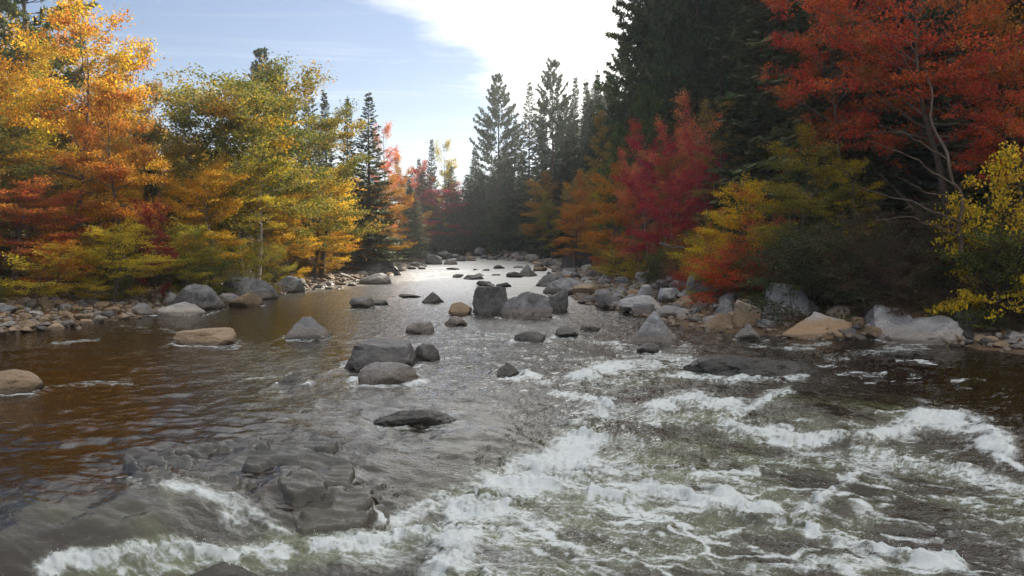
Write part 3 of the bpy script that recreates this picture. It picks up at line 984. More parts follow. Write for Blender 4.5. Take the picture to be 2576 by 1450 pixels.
# spray thrown up along the breaking crests
cand = np.nonzero((foam > 0.85) & (WYf < 16) & (np.abs(WT.ravel()) < 0.66))[0]
pick = RNG.choice(cand, min(2600, len(cand)), replace=False)
hgt = RNG.exponential(0.055, len(pick)) + 0.015
ctr = np.stack([WX[pick] + RNG.normal(0, 0.03, len(pick)), WYf[pick] + RNG.normal(0, 0.03, len(pick)), WZ[pick] + hgt], 1)
rad = RNG.uniform(0.0018, 0.0055, len(pick)) * np.clip(1.2 - hgt * 2, 0.4, 1)
octv = np.array([[1, 0, 0], [-1, 0, 0], [0, 1, 0], [0, -1, 0], [0, 0, 1.3], [0, 0, -1.3]])
octf = np.array([[0, 2, 4], [2, 1, 4], [1, 3, 4], [3, 0, 4], [2, 0, 5], [1, 2, 5], [3, 1, 5], [0, 3, 5]])
SV = (ctr[:, None] + octv[None] * rad[:, None, None]).reshape(-1, 3)
SF = (octf[None] + 6 * np.arange(len(pick))[:, None, None]).reshape(-1, 3)
m, n, l = new_mat('spray')
b = N(n, 'ShaderNodeBsdfPrincipled', inp={'Base Color': (0.85, 0.88, 0.9, 1), 'Roughness': 0.15})
o = N(n, 'ShaderNodeOutputMaterial')
l.new(b.outputs[0], o.inputs['Surface'])
add_obj('spray_droplets', mesh_np('spray_droplets', SV, SF, m), 'fine white spray thrown up from the breaking foam', 'spray', kind='stuff')

# ------------------------------------------------------------------ rocks
_ico = {}


def ico(sub):
    if sub not in _ico:
        import bmesh
        bm = bmesh.new()
        bmesh.ops.create_icosphere(bm, subdivisions=sub, radius=1.0)
        V = np.array([v.co[:] for v in bm.verts])
        F = np.array([[v.index for v in f.verts] for f in bm.faces])
        bm.free()
        _ico[sub] = (V, F)
    return _ico[sub]


def rock_shape(seed, sub=4, cuts=11, soft=0.06, rough=0.10, style='boulder'):
    rg = np.random.default_rng(seed)
    D, F = ico(sub)
    nrm = rg.normal(size=(cuts, 3))
    if style == 'slab':
        nrm[:, 2] *= 1.6
    nrm /= np.linalg.norm(nrm, axis=1)[:, None]
    off = rg.uniform(0.40, 0.84, cuts)
    if style == 'pyramid':
        k = 5
        a = np.linspace(0, 2 * math.pi, k, endpoint=False) + rg.uniform(0, 1.0, k)
        extra = np.stack([np.cos(a), np.sin(a), np.full(k, rg.uniform(0.55, 0.95))], 1)
        extra /= np.linalg.norm(extra, axis=1)[:, None]
        nrm = np.concatenate([nrm[:4], extra])
        off = np.concatenate([off[:4] + 0.15, rg.uniform(0.46, 0.66, k)])
    if style == 'round':
        off = off * 0.45 + 0.50
        soft = soft * 1.8
    if style == 'wedge':
        ax = np.array([[-0.42, -0.30, 0.85], [1, 0.1, 0.1], [0.1, -1, 0.25], [0.2, 1, 0.3], [-1, 0.1, 0.3]], float) + rg.normal(0, 0.06, (5, 3))
        ax /= np.linalg.norm(ax, axis=1)[:, None]
        nrm = np.concatenate([ax, nrm[:5]])
        off = np.concatenate([[0.30, 0.62, 0.55, 0.6, 0.9], rg.uniform(0.75, 0.95, 5)])
    if style == 'block':
        ax = np.array([[1, 0, .1], [-1, .1, 0.15], [0, 1, .05], [.1, -1, .2], [.15, .1, 1.0]], float) + rg.normal(0, 0.14, (5, 3))
        ax /= np.linalg.norm(ax, axis=1)[:, None]
        nrm = np.concatenate([ax, nrm[:6]])
        off = np.concatenate([rg.uniform(0.55, 0.66, 5), rg.uniform(0.72, 0.9, 6)])
    dn = D @ nrm.T
    rr = np.where(dn > 0.05, off[None] / np.maximum(dn, 0.05), 9.0)
    rr = np.concatenate([rr, np.full((len(D), 1), 1.0)], 1)
    k = soft
    mn = rr.min(1)
    r = mn - k * np.log(np.exp(-(rr - mn[:, None]) / k).sum(1))
    V = D * r[:, None]
    s = rg.uniform(0, 50, 3)
    V = V + D * (rough * fbm3(V * 1.6 + s, 4, 0.5) + 0.35 * rough * fbm3(V * 6 + s, 3, 0.55))[:, None]
    # crack lines
    cr = np.abs(pn3(V * 1.3 + s + 7))
    V = V - D * (0.05 * np.exp(-(cr / 0.03) ** 2))[:, None]
    lo, hi = V.min(0), V.max(0)
    V = (V - (lo + hi) / 2) / (hi - lo) * 2
    return V, F


def key_rock(u0, u1, vt, vb, mat, label, seed, style='boulder', z=None, deep=0.85, sink=0.45, sub=4, tilt=0.0, cuts=12, name='boulder', soft=0.008, rough=0.06):
    uc = 0.5 * (u0 + u1)
    if z is None:
        X, Y, wz = hit(uc, vb)
    else:
        X, Y, wz = on_z(uc, vb, z)
    w = (u1 - u0) * Y / FPX
    dep = w * deep
    Yc = Y + dep * 0.42
    h = max(min(at_dist(uc, vt, Yc)[2] - wz, 1.25 * (vb - vt) * Y / FPX + 0.1), 0.06)
    V, F = rock_shape(seed, sub, cuts, soft, rough, style)
    if tilt:
        c, s_ = math.cos(tilt), math.sin(tilt)
        V = V @ np.array([[c, 0, -s_], [0, 1, 0], [s_, 0, c]]).T
        lo, hi = V.min(0), V.max(0)
        V = (V - (lo + hi) / 2) / (hi - lo) * 2
    tot = h / (1 - sink)
    V = V * np.array([w / 2, dep / 2, tot / 2])
    V[:, 2] += h - tot / 2
    me = mesh_np(name, V, F, mat, False)
    o = add_obj(name, me, label, 'boulder')
    o.location = (X * Yc / Y, Yc, wz)
    return o


for k in KEY:
    key_rock(*k[:6], k[6], k[7])
key_rock(1715, 2055, 892, 948, ROCK_WET, 'long flat wet slab with water sliding over it above the rapid', 160, 'boulder', deep=0.5, rough=0.13, sub=5, sink=0.55)
key_rock(890, 1172, 1026, 1074, ROCK_WET, 'black wet rock hollow with water pouring over its back', 167, 'boulder', deep=0.42, rough=0.13, sub=5, sink=0.6)
key_rock(400, 860, 1408, 1500, ROCK_WET, 'dark cracked bedrock hump rising out of the foam', 162, 'boulder', z=-0.80, deep=0.45, rough=0.10, sub=5)

# layered bedrock ledge, wet, with a film of water running across it
lx, ly = np.arange(-7.2, -0.6, 0.022), np.arange(8.6, 13.6, 0.022)
LX, LY = np.meshgrid(lx, ly)
LX, LY = LX.ravel(), LY.ravel()
lw = water_level(LX, LY)
lu, lv = project(LX, LY, lw)
msk = strokes(lu + 30 * fbm2(LX * 1.3, LY * 1.3, 3), lv + 14 * fbm2(LX * 1.3 + 9, LY * 1.3, 3),
              [([(330, 1190), (500, 1150), (640, 1130)], 26, 0.85), ([(640, 1150), (760, 1165), (860, 1185)], 42, 1.0), ([(720, 1230), (830, 1250), (920, 1270)], 42, 1.1),
               ([(760, 1310), (880, 1310), (960, 1300)], 28, 1.1), ([(560, 1190), (700, 1210)], 30, 0.8), ([(620, 1260), (720, 1290)], 26, 0.6), ([(700, 1120), (840, 1110)], 20, 0.8)])
lz = lw - 0.15 + 0.20 * msk + 0.06 * fbm2(LX * 1.1 + 4, LY * 1.6, 4)
a_ = LX * 0.26 + LY * 0.97
q_ = (lz * 0.9 - 0.24 * (a_ - 10) + 0.10 * fbm2(LX * 0.45 + 1, LY * 0.8, 4)) / 0.12
fr_ = q_ - np.floor(q_)
ter = np.floor(q_) + sst(0.72, 0.99, fr_)
lz = lz + 0.17 * (ter - q_ + 0.30) * sst(0.1, 0.5, msk) + 0.030 * fbm2(a_ * 7.5 + 0.6 * fbm2(LX * 1.2, LY * 1.2, 2), (LX * 0.97 - LY * 0.26) * 0.9, 4, 0.6) * sst(0.05, 0.4, msk) + 0.004 * fbm2(LX * 22, LY * 26, 2)
LEDGE_MAT = rock_mat('ledge_rock', (0.060, 0.058, 0.054), (0.014, 0.014, 0.014), (0.055, 0.048, 0.026), wet_z=-9, stain_z=-0.1, stain_amt=0.6, rough=0.30)
_b = [q for q in LEDGE_MAT.node_tree.nodes if q.type == 'BSDF_PRINCIPLED'][0]
_b.inputs['Coat Weight'].default_value = 0.6
_b.inputs['Coat Roughness'].default_value = 0.08
_b.inputs['Coat IOR'].default_value = 1.36
LED = mesh_np('bedrock_ledge', np.stack([LX, LY, lz], 1), grid_faces(len(ly), len(lx)), LEDGE_MAT)
add_obj('bedrock_ledge', LED, 'dark layered bedrock ledge with thin water sliding over it', 'bedrock')

# loose stones and cobbles
PROTO_R = []
for i, stl in enumerate(['round', 'boulder', 'boulder', 'block', 'slab', 'boulder', 'round', 'pyramid']):
    V, F = rock_shape(300 + i, 3, 11, 0.010, 0.07, stl)
    PROTO_R.append(mesh_np('stone', V, F, G, False))
STONE_MATS = [G, PA, TN, DK]


def stone(X, Y, size, label, group, probs, name='stone', cat='stone', flat=0.62, rs=None):
    rs = rs or random
    o = add_obj(name, rs.choice(PROTO_R), label, cat, group)
    sx, sy, sz = size * rs.uniform(0.8, 1.25) / 2, size * rs.uniform(0.7, 1.1) / 2, size * flat * rs.uniform(0.75, 1.25) / 2
    z = float(ground_z(X, Y))
    zbase = max(z, -0.06)
    o.location = (X, Y, zbase + sz * rs.uniform(0.30, 0.62))
    o.scale = (sx, sy, sz)
    o.rotation_euler = (rs.uniform(-0.25, 0.25), rs.uniform(-0.25, 0.25), rs.uniform(0, 6.28))
    o.material_slots[0].link = 'OBJECT'
    o.material_slots[0].material = rs.choices(STONE_MATS, probs)[0]
    return o


rs = random.Random(3)


def in_poly(p, poly):
    x, y = p
    c = False
    for (x0, y0), (x1, y1) in zip(poly, poly[1:] + poly[:1]):
        if (y0 > y) != (y1 > y) and x < (x1 - x0) * (y - y0) / (y1 - y0) + x0:
            c = not c
    return c


def scatter(poly, nmax, pxsize, label, group, probs, name='stone', cat='stone', zg=0.1, flat=0.62, mind=0.55):
    us, vs = [p[0] for p in poly], [p[1] for p in poly]
    done, tries = [], 0
    while len(done) < nmax and tries < nmax * 40:
        tries += 1
        u, v = rs.uniform(min(us), max(us)), rs.uniform(min(vs), max(vs))
        if not in_poly((u, v), poly):
            continue
        s_ = rs.uniform(*pxsize) ** 1.0
        if any((u - a) ** 2 + (3.0 * (v - b_)) ** 2 < (mind * (s_ + c_) / 1.0) ** 2 for a, b_, c_ in done):
            continue
        done.append((u, v, s_))
        X, Y, _ = hit(u, v)
        stone(X, Y, s_ * Y / FPX, label, group, probs, name, cat, flat, rs)


scatter([(-120, 772), (120, 752), (330, 770), (350, 800), (180, 830), (-120, 852)], 95, (18, 44), 'rounded cobble on the beach below the red and yellow bushes', 'cobbles on the shaded beach', (3, 1, 5, 1), 'cobble', 'cobble', mind=0.42)
scatter([(1430, 700), (1600, 690), (1760, 720), (1930, 770), (1960, 830), (1760, 812), (1560, 785), (1440, 760)], 75, (26, 66), 'grey or tan stone heaped on the boulder bar by the rapid', 'stones heaped on the boulder bar', (6, 4, 2, 2), mind=0.40)
scatter([(1330, 645), (1450, 668), (1500, 700), (1420, 712), (1340, 676)], 28, (18, 46), 'stone on the upstream shallows of the boulder bar', 'stones at the head of the bar', (4, 1, 2, 3), mind=0.42)
scatter([(1040, 655), (1180, 645), (1210, 655), (1120, 668), (1040, 682), (960, 692), (900, 700)], 32, (16, 44), 'grey stone along the far bank below the crimson maple', 'stones along the far bank', (5, 1, 1, 4), mind=0.42)
scatter([(1180, 640), (1330, 640), (1390, 655), (1300, 658), (1180, 652)], 24, (14, 34), 'dark stone across the far bend under the spruces', 'stones at the far bend', (4, 1, 1, 4), mind=0.42)
scatter([(760, 712), (900, 692), (1000, 695), (900, 722), (770, 736)], 36, (12, 30), 'small stone on the shingle below the golden maple', 'shingle below the golden maple', (4, 2, 4, 1), mind=0.42)
scatter([(400, 720), (560, 706), (800, 700), (760, 730), (560, 770), (400, 780)], 26, (24, 58), 'stone among the bank boulders under the green bushes', 'stones among the bank boulders', (5, 2, 3, 1), mind=0.42)
scatter([(2060, 800), (2200, 820), (2420, 850), (2620, 850), (2640, 880), (2380, 872), (2100, 852)], 42, (18, 44), 'small stone in the shaded shallows under the dark bushes', 'stones in the shaded shallows', (3, 2, 3, 3), mind=0.42)
scatter([(1120, 670), (1340, 675), (1330, 700), (1130, 700)], 12, (22, 50), 'dark rock awash in the far glittering run', 'rocks awash upstream', (1, 0, 0, 6), flat=0.35)

# pebbles and gravel between them
gp = []
gr_ = np.random.default_rng(9)
gX, gY = gr_.uniform(-19, 17, 60000), gr_.uniform(16, 118, 60000) ** 1.0
l_, r_ = shore(gY)
dd = np.where(gX < 0, l_ - gX, gX - r_)
ok = (dd > -0.8) & (dd < 4.2)
gX, gY = gX[ok][:9000], gY[ok][:9000]
gZ = ground_z(gX, gY)
rad = gr_.uniform(0.035, 0.12, len(gX)) * (0.7 + gY / 60)
D1, F1 = ico(1)
jit = 1 + 0.25 * gr_.normal(size=(len(gX), len(D1)))
PV = np.stack([gX, gY, gZ + 0.25 * rad], 1)[:, None] + D1[None] * jit[..., None] * (rad[:, None] * np.array([1.15, 0.95, 0.6]))[:, None]
PF = (F1[None] + len(D1) * np.arange(len(gX))[:, None, None]).reshape(-1, 3)
PEB = rock_mat('pebble', (0.36, 0.32, 0.28), (0.15, 0.13, 0.12), (0.25, 0.17, 0.10), wet_z=0.02, stain_z=0.2)
add_obj('gravel', mesh_np('gravel', PV.reshape(-1, 3), PF, PEB), 'loose gravel between the stones of both banks', 'gravel', kind='stuff')

# ------------------------------------------------------------------ tree builders
class Geo:
    def __init__(self):
        self.V, self.F, self.n = [], [], 0

    def tube(self, pts, rad, k=5):
        pts = np.asarray(pts, float)
        m = len(pts)
        t = np.gradient(pts, axis=0)
        t /= np.linalg.norm(t, axis=1)[:, None] + 1e-9
        ref = np.array([0.31, 0.95, 0.05]) if abs(t[0, 2]) > 0.7 else np.array([0, 0, 1.0])
        a = np.cross(t, ref)
        a /= np.linalg.norm(a, axis=1)[:, None] + 1e-9
        b = np.cross(t, a)
        ang = np.linspace(0, 2 * math.pi, k, endpoint=False)
        ring = (np.cos(ang)[None, :, None] * a[:, None] + np.sin(ang)[None, :, None] * b[:, None]) * np.asarray(rad)[:, None, None]
        self.V.append((pts[:, None] + ring).reshape(-1, 3))
        i = np.arange(m * k).reshape(m, k)
        j = np.roll(i, -1, 1)
        self.F.append(np.stack([i[:-1].ravel(), j[:-1].ravel(), j[1:].ravel(), i[1:].ravel()], 1) + self.n)
        self.n += m * k

    def mesh(self, name, mat, smooth=True):
        return mesh_np(name, np.concatenate(self.V), np.concatenate(self.F), mat, smooth)


def unit(v):
    return v / (np.linalg.norm(v, axis=-1, keepdims=True) + 1e-9)


def leaf_cards(P, size, rg, up=0.7, aspect=0.75, dirs=None, fold=0.15):
    """one small folded leaf blade per point"""
    n = len(P)
    nr = unit(rg.normal(size=(n, 3)) * np.array([1, 1, 0.8]) + np.array([0, 0, up * 1.6]))
    d = rg.normal(size=(n, 3)) if dirs is None else dirs + rg.normal(size=(n, 3)) * 0.35
    d = unit(d - nr * (d * nr).sum(1, keepdims=True))
    s = np.cross(nr, d)
    sz = size * rg.uniform(0.6, 1.35, n)[:, None]
    base = P - d * sz * 0.5
    tip = P + d * sz * 0.5 - nr * sz * 0.12
    mid = P + d * sz * 0.02
    lf = mid + s * sz * aspect * 0.5 + nr * sz * fold
    rt = mid - s * sz * aspect * 0.5 + nr * sz * fold
    V = np.stack([base, lf, tip, rt], 1).reshape(-1, 3)
    F = np.arange(4 * n).reshape(n, 4)
    return V, F


def curve(p0, d, L, n, rg, wob=0.12, bend=(0, 0, 0)):
    pts = [np.array(p0, float)]
    d = unit(np.array(d, float))
    for i in range(n):
        d = unit(d + rg.normal(size=3) * wob + np.array(bend) / n)
        pts.append(pts[-1] + d * L / n)
    return np.array(pts)


def deciduous(seed, H=10.0, Wd=6.0, cb=0.25, limbs=20, nleaf=14000, leaf=0.14, profile='round', stems=1, lean=(0, 0), flat=0.35, bark=None, thin=1.0, gap=0.0, spray=0.25):
    rg = np.random.default_rng(seed)
    g = Geo()
    anchors, adirs, wts = [], [], []
    for sidx in range(stems):
        a0 = rg.uniform(0, 6.28)
        off = np.array([math.cos(a0), math.sin(a0), 0]) * (0.25 if stems > 1 else 0)
        ldir = np.array([lean[0], lean[1], 1.0]) + (off * 0.5 if stems > 1 else 0)
        Hs = H * (1 if sidx == 0 else rg.uniform(0.7, 0.95))
        tr = curve(off, ldir, Hs * 0.95, 12, rg, 0.05, (-lean[0] * 0.4, -lean[1] * 0.4, 0.15))
        tr[:, 2] *= Hs * 0.93 / tr[-1, 2]
        r0 = (0.016 * Hs + 0.02) * thin / math.sqrt(stems)
        rad = r0 * (1 - np.linspace(0, 1, 13) ** 0.9 * 0.93)
        rad[0] *= 1.35
        g.tube(tr, rad, 8)
        nl = max(6, limbs // stems)
        for i in range(nl):
            t = cb + (0.97 - cb) * (i + rg.uniform(0, 1)) / nl
            k = t * 12
            i0 = min(int(k), 11)
            p = tr[i0] * (1 - k + i0) + tr[i0 + 1] * (k - i0)
            s = (t - cb) / (1 - cb)
            if profile == 'round':
                R = math.sqrt(max(0.05, 1 - (1.75 * s - 0.72) ** 2 / 1.15))
            elif profile == 'spread':
                R = 0.45 + 0.75 * math.sin(math.pi * min(1, s * 0.8 + 0.18))
            elif profile == 'narrow':
                R = (0.75 + 0.35 * math.sin(math.pi * s)) * (1 - s ** 3 * 0.75)
            elif profile == 'cone':
                R = 1.05 * (1 - s) ** 0.8 + 0.12
            else:
                R = 1.0
            az = i * 2.399 + rg.uniform(-0.5, 0.5) + sidx
            el = math.radians(12 + 48 * s ** 1.2 + rg.uniform(-10, 14))
            L = Wd / 2 * R * rg.uniform(0.72, 1.12) / max(0.55, math.cos(el * 0.8))
            L = min(L, (H * 1.02 - p[2]) * 1.6 + 0.6)
            d = np.array([math.cos(az) * math.cos(el), math.sin(az) * math.cos(el), math.sin(el)])
            lb = curve(p, d, L, 6, rg, 0.10, (0, 0, -0.35 + 0.2 * s))
            rl = rad[i0] * 0.5 * rg.uniform(0.7, 1)
            g.tube(lb, rl * (1 - np.linspace(0, 1, 7) * 0.85) + 0.004, 5)
            ns = int(5 + 5 * L / (Wd / 2))
            for j in range(ns):
                tt = 0.22 + 0.78 * (j + rg.uniform(0, 1)) / ns
                kk = tt * 6
                q0 = min(int(kk), 5)
                pp = lb[q0] * (1 - kk + q0) + lb[q0 + 1] * (kk - q0)
                fwd = unit(lb[q0 + 1] - lb[q0])
                side = np.cross(fwd, [0, 0, 1]) * (1 if j % 2 else -1)
                dd_ = unit(fwd * rg.uniform(0.4, 0.9) + side * rg.uniform(0.5, 1.0) + np.array([0, 0, rg.uniform(-0.15, 0.35)]))
                L2 = L * rg.uniform(0.22, 0.42) * (1.15 - 0.5 * tt) + 0.15
                sb = curve(pp, dd_, L2, 3, rg, 0.14, (0, 0, -0.12))
                g.tube(sb, np.linspace(max(rl * 0.28, 0.006), 0.003, 4), 3)
                for q in range(4):
                    f = rg.uniform(0.25, 1.05)
                    kq = min(f, 0.999) * 3
                    m0 = int(kq)
                    pq = sb[m0] * (1 - kq + m0) + sb[m0 + 1] * (kq - m0)
                    anchors.append(pq)
                    adirs.append(dd_)
                    wts.append(L2)
            anchors.append(lb[-1])
            adirs.append(unit(lb[-1] - lb[-2]))
            wts.append(0.3)
        anchors.append(tr[-1])
        adirs.append(np.array([0, 0, 1.0]))
        wts.append(0.3)
    A, Dd, Wt = np.array(anchors), np.array(adirs), np.array(wts)
    Wt = Wt * rg.uniform(0.15, 1.9, len(Wt)) * np.clip(0.85 + 0.9 * fbm3(A * 0.8 + seed, 2), 0.1, 2)
    if gap:
        Wt = Wt * (fbm3(A * 0.55 + seed, 2) > -0.5 + gap)
    nleaf = int(nleaf * 1.45)
    idx = rg.choice(len(A), nleaf, p=Wt / Wt.sum())
    sc = Wd / 6.0
    o = rg.normal(size=(nleaf, 3)) * np.array([1, 1, flat]) * (spray * sc)
    P = A[idx] + o + Dd[idx] * rg.uniform(-0.1, 0.35, nleaf)[:, None] * sc
    P[:, 2] = np.maximum(P[:, 2], 0.05)
    V, F = leaf_cards(P, leaf * 0.84, rg)
    tm = g.mesh('trunk', bark or BARK)
    cm = mesh_np('crown', V, F, None, False)
    cm.materials.append(BARK)
    ext = np.percentile(np.hypot(P[:, 0] - P[:, 0].mean(), P[:, 1] - P[:, 1].mean()), 95)
    return dict(trunk=tm, crown=cm, H=float(np.percentile(P[:, 2], 99.7)), W=float(2 * ext), cx=float(P[:, 0].mean()), cy=float(P[:, 1].mean()))


def conifer(seed, H=20.0, Wd=6.0, cb=0.08, step=0.42, per=6, kind='spruce', card=(0.42, 0.15), taper=1.0, thin=1.0):
    rg = np.random.default_rng(seed)
    g = Geo()
    tr = curve((0, 0, 0), (0, 0, 1), H, 12, rg, 0.012)
    tr[:, 2] *= H / tr[-1, 2]
    r0 = 0.013 * H + 0.03
    rad = r0 * (1 - np.linspace(0, 1, 13) * 0.97)
    g.tube(tr, rad, 8)
    P, D, Nn, S = [], [], [], []
    z = H * cb
    while z < H * 0.985:
        s = (z - H * cb) / (H * (1 - cb))
        x = z / H * 12
        i0 = min(int(x), 11)
        p = tr[i0] * (1 - x + i0) + tr[i0 + 1] * (x - i0)
        if kind == 'pine':
            R = (0.55 + 0.6 * math.sin(math.pi * min(1, s * 0.85 + 0.1))) * (1 - 0.72 * s ** 3)
            nb = max(3, int(per * rg.uniform(0.6, 1.1)))
        else:
            R = (1 - s) ** 0.85 * taper + 0.05
            nb = max(4, int(per * (1 - 0.35 * s)))
        a0 = rg.uniform(0, 6.28)
        for b_ in range(nb):
            az = a0 + b_ * 6.283 / nb + rg.uniform(-0.35, 0.35)
            L = Wd / 2 * R * (rg.uniform(0.55, 1.2) if kind == 'pine' else rg.uniform(0.72, 1.15))
            if L < 0.12:
                continue
            if kind == 'pine':
                el = math.radians(rg.uniform(-6, 16) + 30 * s ** 2)
                bend = (0, 0, 0.35)
            else:
                el = math.radians(-14 + 45 * s ** 1.5 + rg.uniform(-8, 8))
                bend = (0, 0, 0.30)
            d = np.array([math.cos(az) * math.cos(el), math.sin(az) * math.cos(el), math.sin(el)])
            zz = p + np.array([0, 0, rg.uniform(-0.15, 0.15)])
            br = curve(zz, d, L, 5, rg, 0.05, bend)
            g.tube(br, np.linspace(max(rad[i0] * 0.22, 0.012), 0.004, 6), 3)
            nt = max(3, int(L / (0.15 if kind == 'spruce' else 0.30)))
            for j in range(nt):
                f = (0.18 if kind == 'spruce' else 0.38) + (0.82 if kind == 'spruce' else 0.62) * (j + rg.uniform(0, 1)) / nt
                kq = min(f, 0.999) * 5
                m0 = int(kq)
                pq = br[m0] * (1 - kq + m0) + br[m0 + 1] * (kq - m0)
                fwd = unit(br[m0 + 1] - br[m0])
                side = unit(np.cross(fwd, [0, 0, 1.0]))
                if kind == 'spruce':
                    ext = L * 0.30 * (1.15 - f) + 0.16
                    for sg in (-1, 1):
                        dr = unit(fwd * 0.75 + side * sg * 0.8 + np.array([0, 0, -0.22]))
                        ncd = max(1, int(ext / (card[0] * 0.6)))
                        for c in range(ncd):
                            P.append(pq + dr * ext * (c + 0.6) / ncd + rg.normal(size=3) * 0.04)
                            D.append(dr)
                            Nn.append(unit(np.array([0, 0, 1.0]) + rg.normal(size=3) * 0.45))
                            S.append(rg.uniform(0.75, 1.25))
                else:
                    for tf in range(2):
                        cpt = pq + side * rg.normal() * 0.16 * L * (1.2 - f) + np.array([0, 0, rg.uniform(-0.02, 0.16)])
                        for c in range(7):
                            dr = unit(fwd * 0.5 + rg.normal(size=3) * 0.75 + np.array([0, 0, 0.35]))
                            P.append(cpt + dr * 0.16)
                            D.append(dr)
                            Nn.append(unit(rg.normal(size=3) + np.array([0, 0, 0.8])))
                            S.append(rg.uniform(0.7, 1.2))
        z += step * (1.15 - 0.55 * s) * rg.uniform(0.75, 1.25)
    # leader shoot
    P.append(tr[-1]); D.append(np.array([0, 0, 1.0])); Nn.append(np.array([1.0, 0, 0])); S.append(1.2)
    P, D, Nn, S = np.array(P), np.array(D), np.array(Nn), np.array(S)[:, None]
    Nn = unit(Nn - D * (Nn * D).sum(1, keepdims=True))
    sd = np.cross(Nn, D)
    a, w = card
    V = np.stack([P - D * a * 0.5 * S, P + sd * w * 0.5 * S, P + D * a * 0.5 * S - Nn * 0.03, P - sd * w * 0.5 * S], 1).reshape(-1, 3)
    F = np.arange(len(V)).reshape(-1, 4)
    tm = g.mesh('trunk', BARK_PINE)
    cm = mesh_np('crown', V, F, None, False)
    cm.materials.append(BARK)
    return dict(trunk=tm, crown=cm, H=H, W=Wd, cx=0, cy=0)


def place(proto, X, Y, h, w, leaf, name, label, cat, group=None, rot=0.0, z=None, squash=None):
    root = bpy.data.objects.new(name, None)
    COL.objects.link(root)
    root['label'] = label
    root['category'] = cat
    if group:
        root['group'] = group
    gz = float(ground_z(X, Y)) if z is None else z
    root.location = (X, Y, gz - 0.08)
    sx = w / proto['W']
    root.scale = (sx, sx * (squash or 1.0), (h + 0.08) / proto['H'])
    root.rotation_euler = (0, 0, rot)
    root.empty_display_size = 0.3
    t = bpy.data.objects.new('trunk', proto['trunk'])
    c = bpy.data.objects.new('crown', proto['crown'])
    for ob in (t, c):
        COL.objects.link(ob)
        ob.parent = root
    c.material_slots[0].link = 'OBJECT'
    c.material_slots[0].material = leaf
    return root


def T(u, d, vt, wpx, proto, leaf, name, label, cat='tree', group=None, rot=0.0, squash=None, X=None):
    """tree whose top shows at (u, vt), standing d metres up the valley, wpx wide"""
    while d < 126:                               # stand it on the bank, clear of the water
        x = at_dist(u, vt, d)[0]
        sl, sr_ = (float(q) for q in shore(d))
        if x < sl - 1.6 or x > sr_ + 1.6 or d > 121.5:
            break
        d += 1.0
    x, y, zt = at_dist(u, vt, d)
    sc = wpx * d / FPX / proto['W']
    c, s = math.cos(rot), math.sin(rot)
    bx = x - (proto['cx'] * c - proto['cy'] * s) * sc
    by = y - (proto['cx'] * s + proto['cy'] * c) * sc
    gz = float(ground_z(bx, by))
    return place(proto, bx, by, max(zt - gz, 1.0), wpx * d / FPX, leaf, name, label, cat, group, rot, squash=squash)


# prototypes
D_ROUND = deciduous(21, 10, 6.5, 0.22, 24, 17000, 0.135, 'round')
D_ROUND2 = deciduous(22, 10, 6.0, 0.30, 22, 15000, 0.135, 'round', gap=0.12)
D_SPREAD = deciduous(23, 10, 8.5, 0.30, 30, 30000, 0.155, 'spread', flat=0.30)
D_HIGH = deciduous(30, 12, 8.5, 0.52, 26, 13000, 0.16, 'spread', flat=0.28, gap=0.4)
D_NARROW = deciduous(24, 10, 4.0, 0.18, 24, 12000, 0.125, 'narrow', thin=0.8)
D_SPARSE = deciduous(25, 10, 4.5, 0.25, 22, 5200, 0.125, 'narrow', gap=0.1, thin=0.9)
D_CLUMP = deciduous(26, 8, 5.5, 0.16, 26, 14000, 0.12, 'round', stems=3, thin=0.75, bark=BARK_PALE)
D_LAYER = deciduous(27, 6, 6.0, 0.10, 22, 11000, 0.13, 'spread', flat=0.22, stems=2, thin=0.7)
D_BIRCH = deciduous(28, 11, 4.2, 0.42, 20, 6500, 0.12, 'narrow', bark=BARK_PALE, thin=0.75, lean=(0.10, 0))
D_LEAN = deciduous(29, 13, 9.0, 0.40, 30, 12500, 0.17, 'spread', lean=(-0.36, -0.12), flat=0.28, gap=0.55, bark=BARK)
B_BUSH = deciduous(31, 2.4, 3.0, 0.05, 22, 5200, 0.085, 'round', stems=4, thin=0.6, spray=0.30)
B_LOOSE = deciduous(32, 3.0, 3.2, 0.08, 20, 3600, 0.095, 'spread', stems=4, thin=0.6, gap=0.1)
B_BIGLEAF = deciduous(33, 4.5, 5.0, 0.12, 20, 5200, 0.155, 'spread', stems=3, flat=0.25, thin=0.6, gap=0.1)
B_LOW = deciduous(34, 1.1, 2.2, 0.02, 18, 3600, 0.07, 'spread', stems=5, thin=0.5, spray=0.5)
C_SPRUCE = conifer(41, 20, 6.4, 0.05, 0.40, 8, card=(0.42, 0.19))
C_SPRUCE2 = conifer(42, 20, 7.5, 0.10, 0.48, 7, card=(0.44, 0.19))
C_FIR = conifer(43, 18, 5.4, 0.03, 0.36, 8, card=(0.45, 0.2))
C_PINE = conifer(44, 26, 9.5, 0.25, 0.72, 6, 'pine', (0.55, 0.13))
C_PINE2 = conifer(45, 28, 11, 0.22, 0.78, 6, 'pine', (0.60, 0.14))
C_YOUNG = conifer(46, 9, 4.6, 0.04, 0.42, 6, 'pine', (0.34, 0.09))

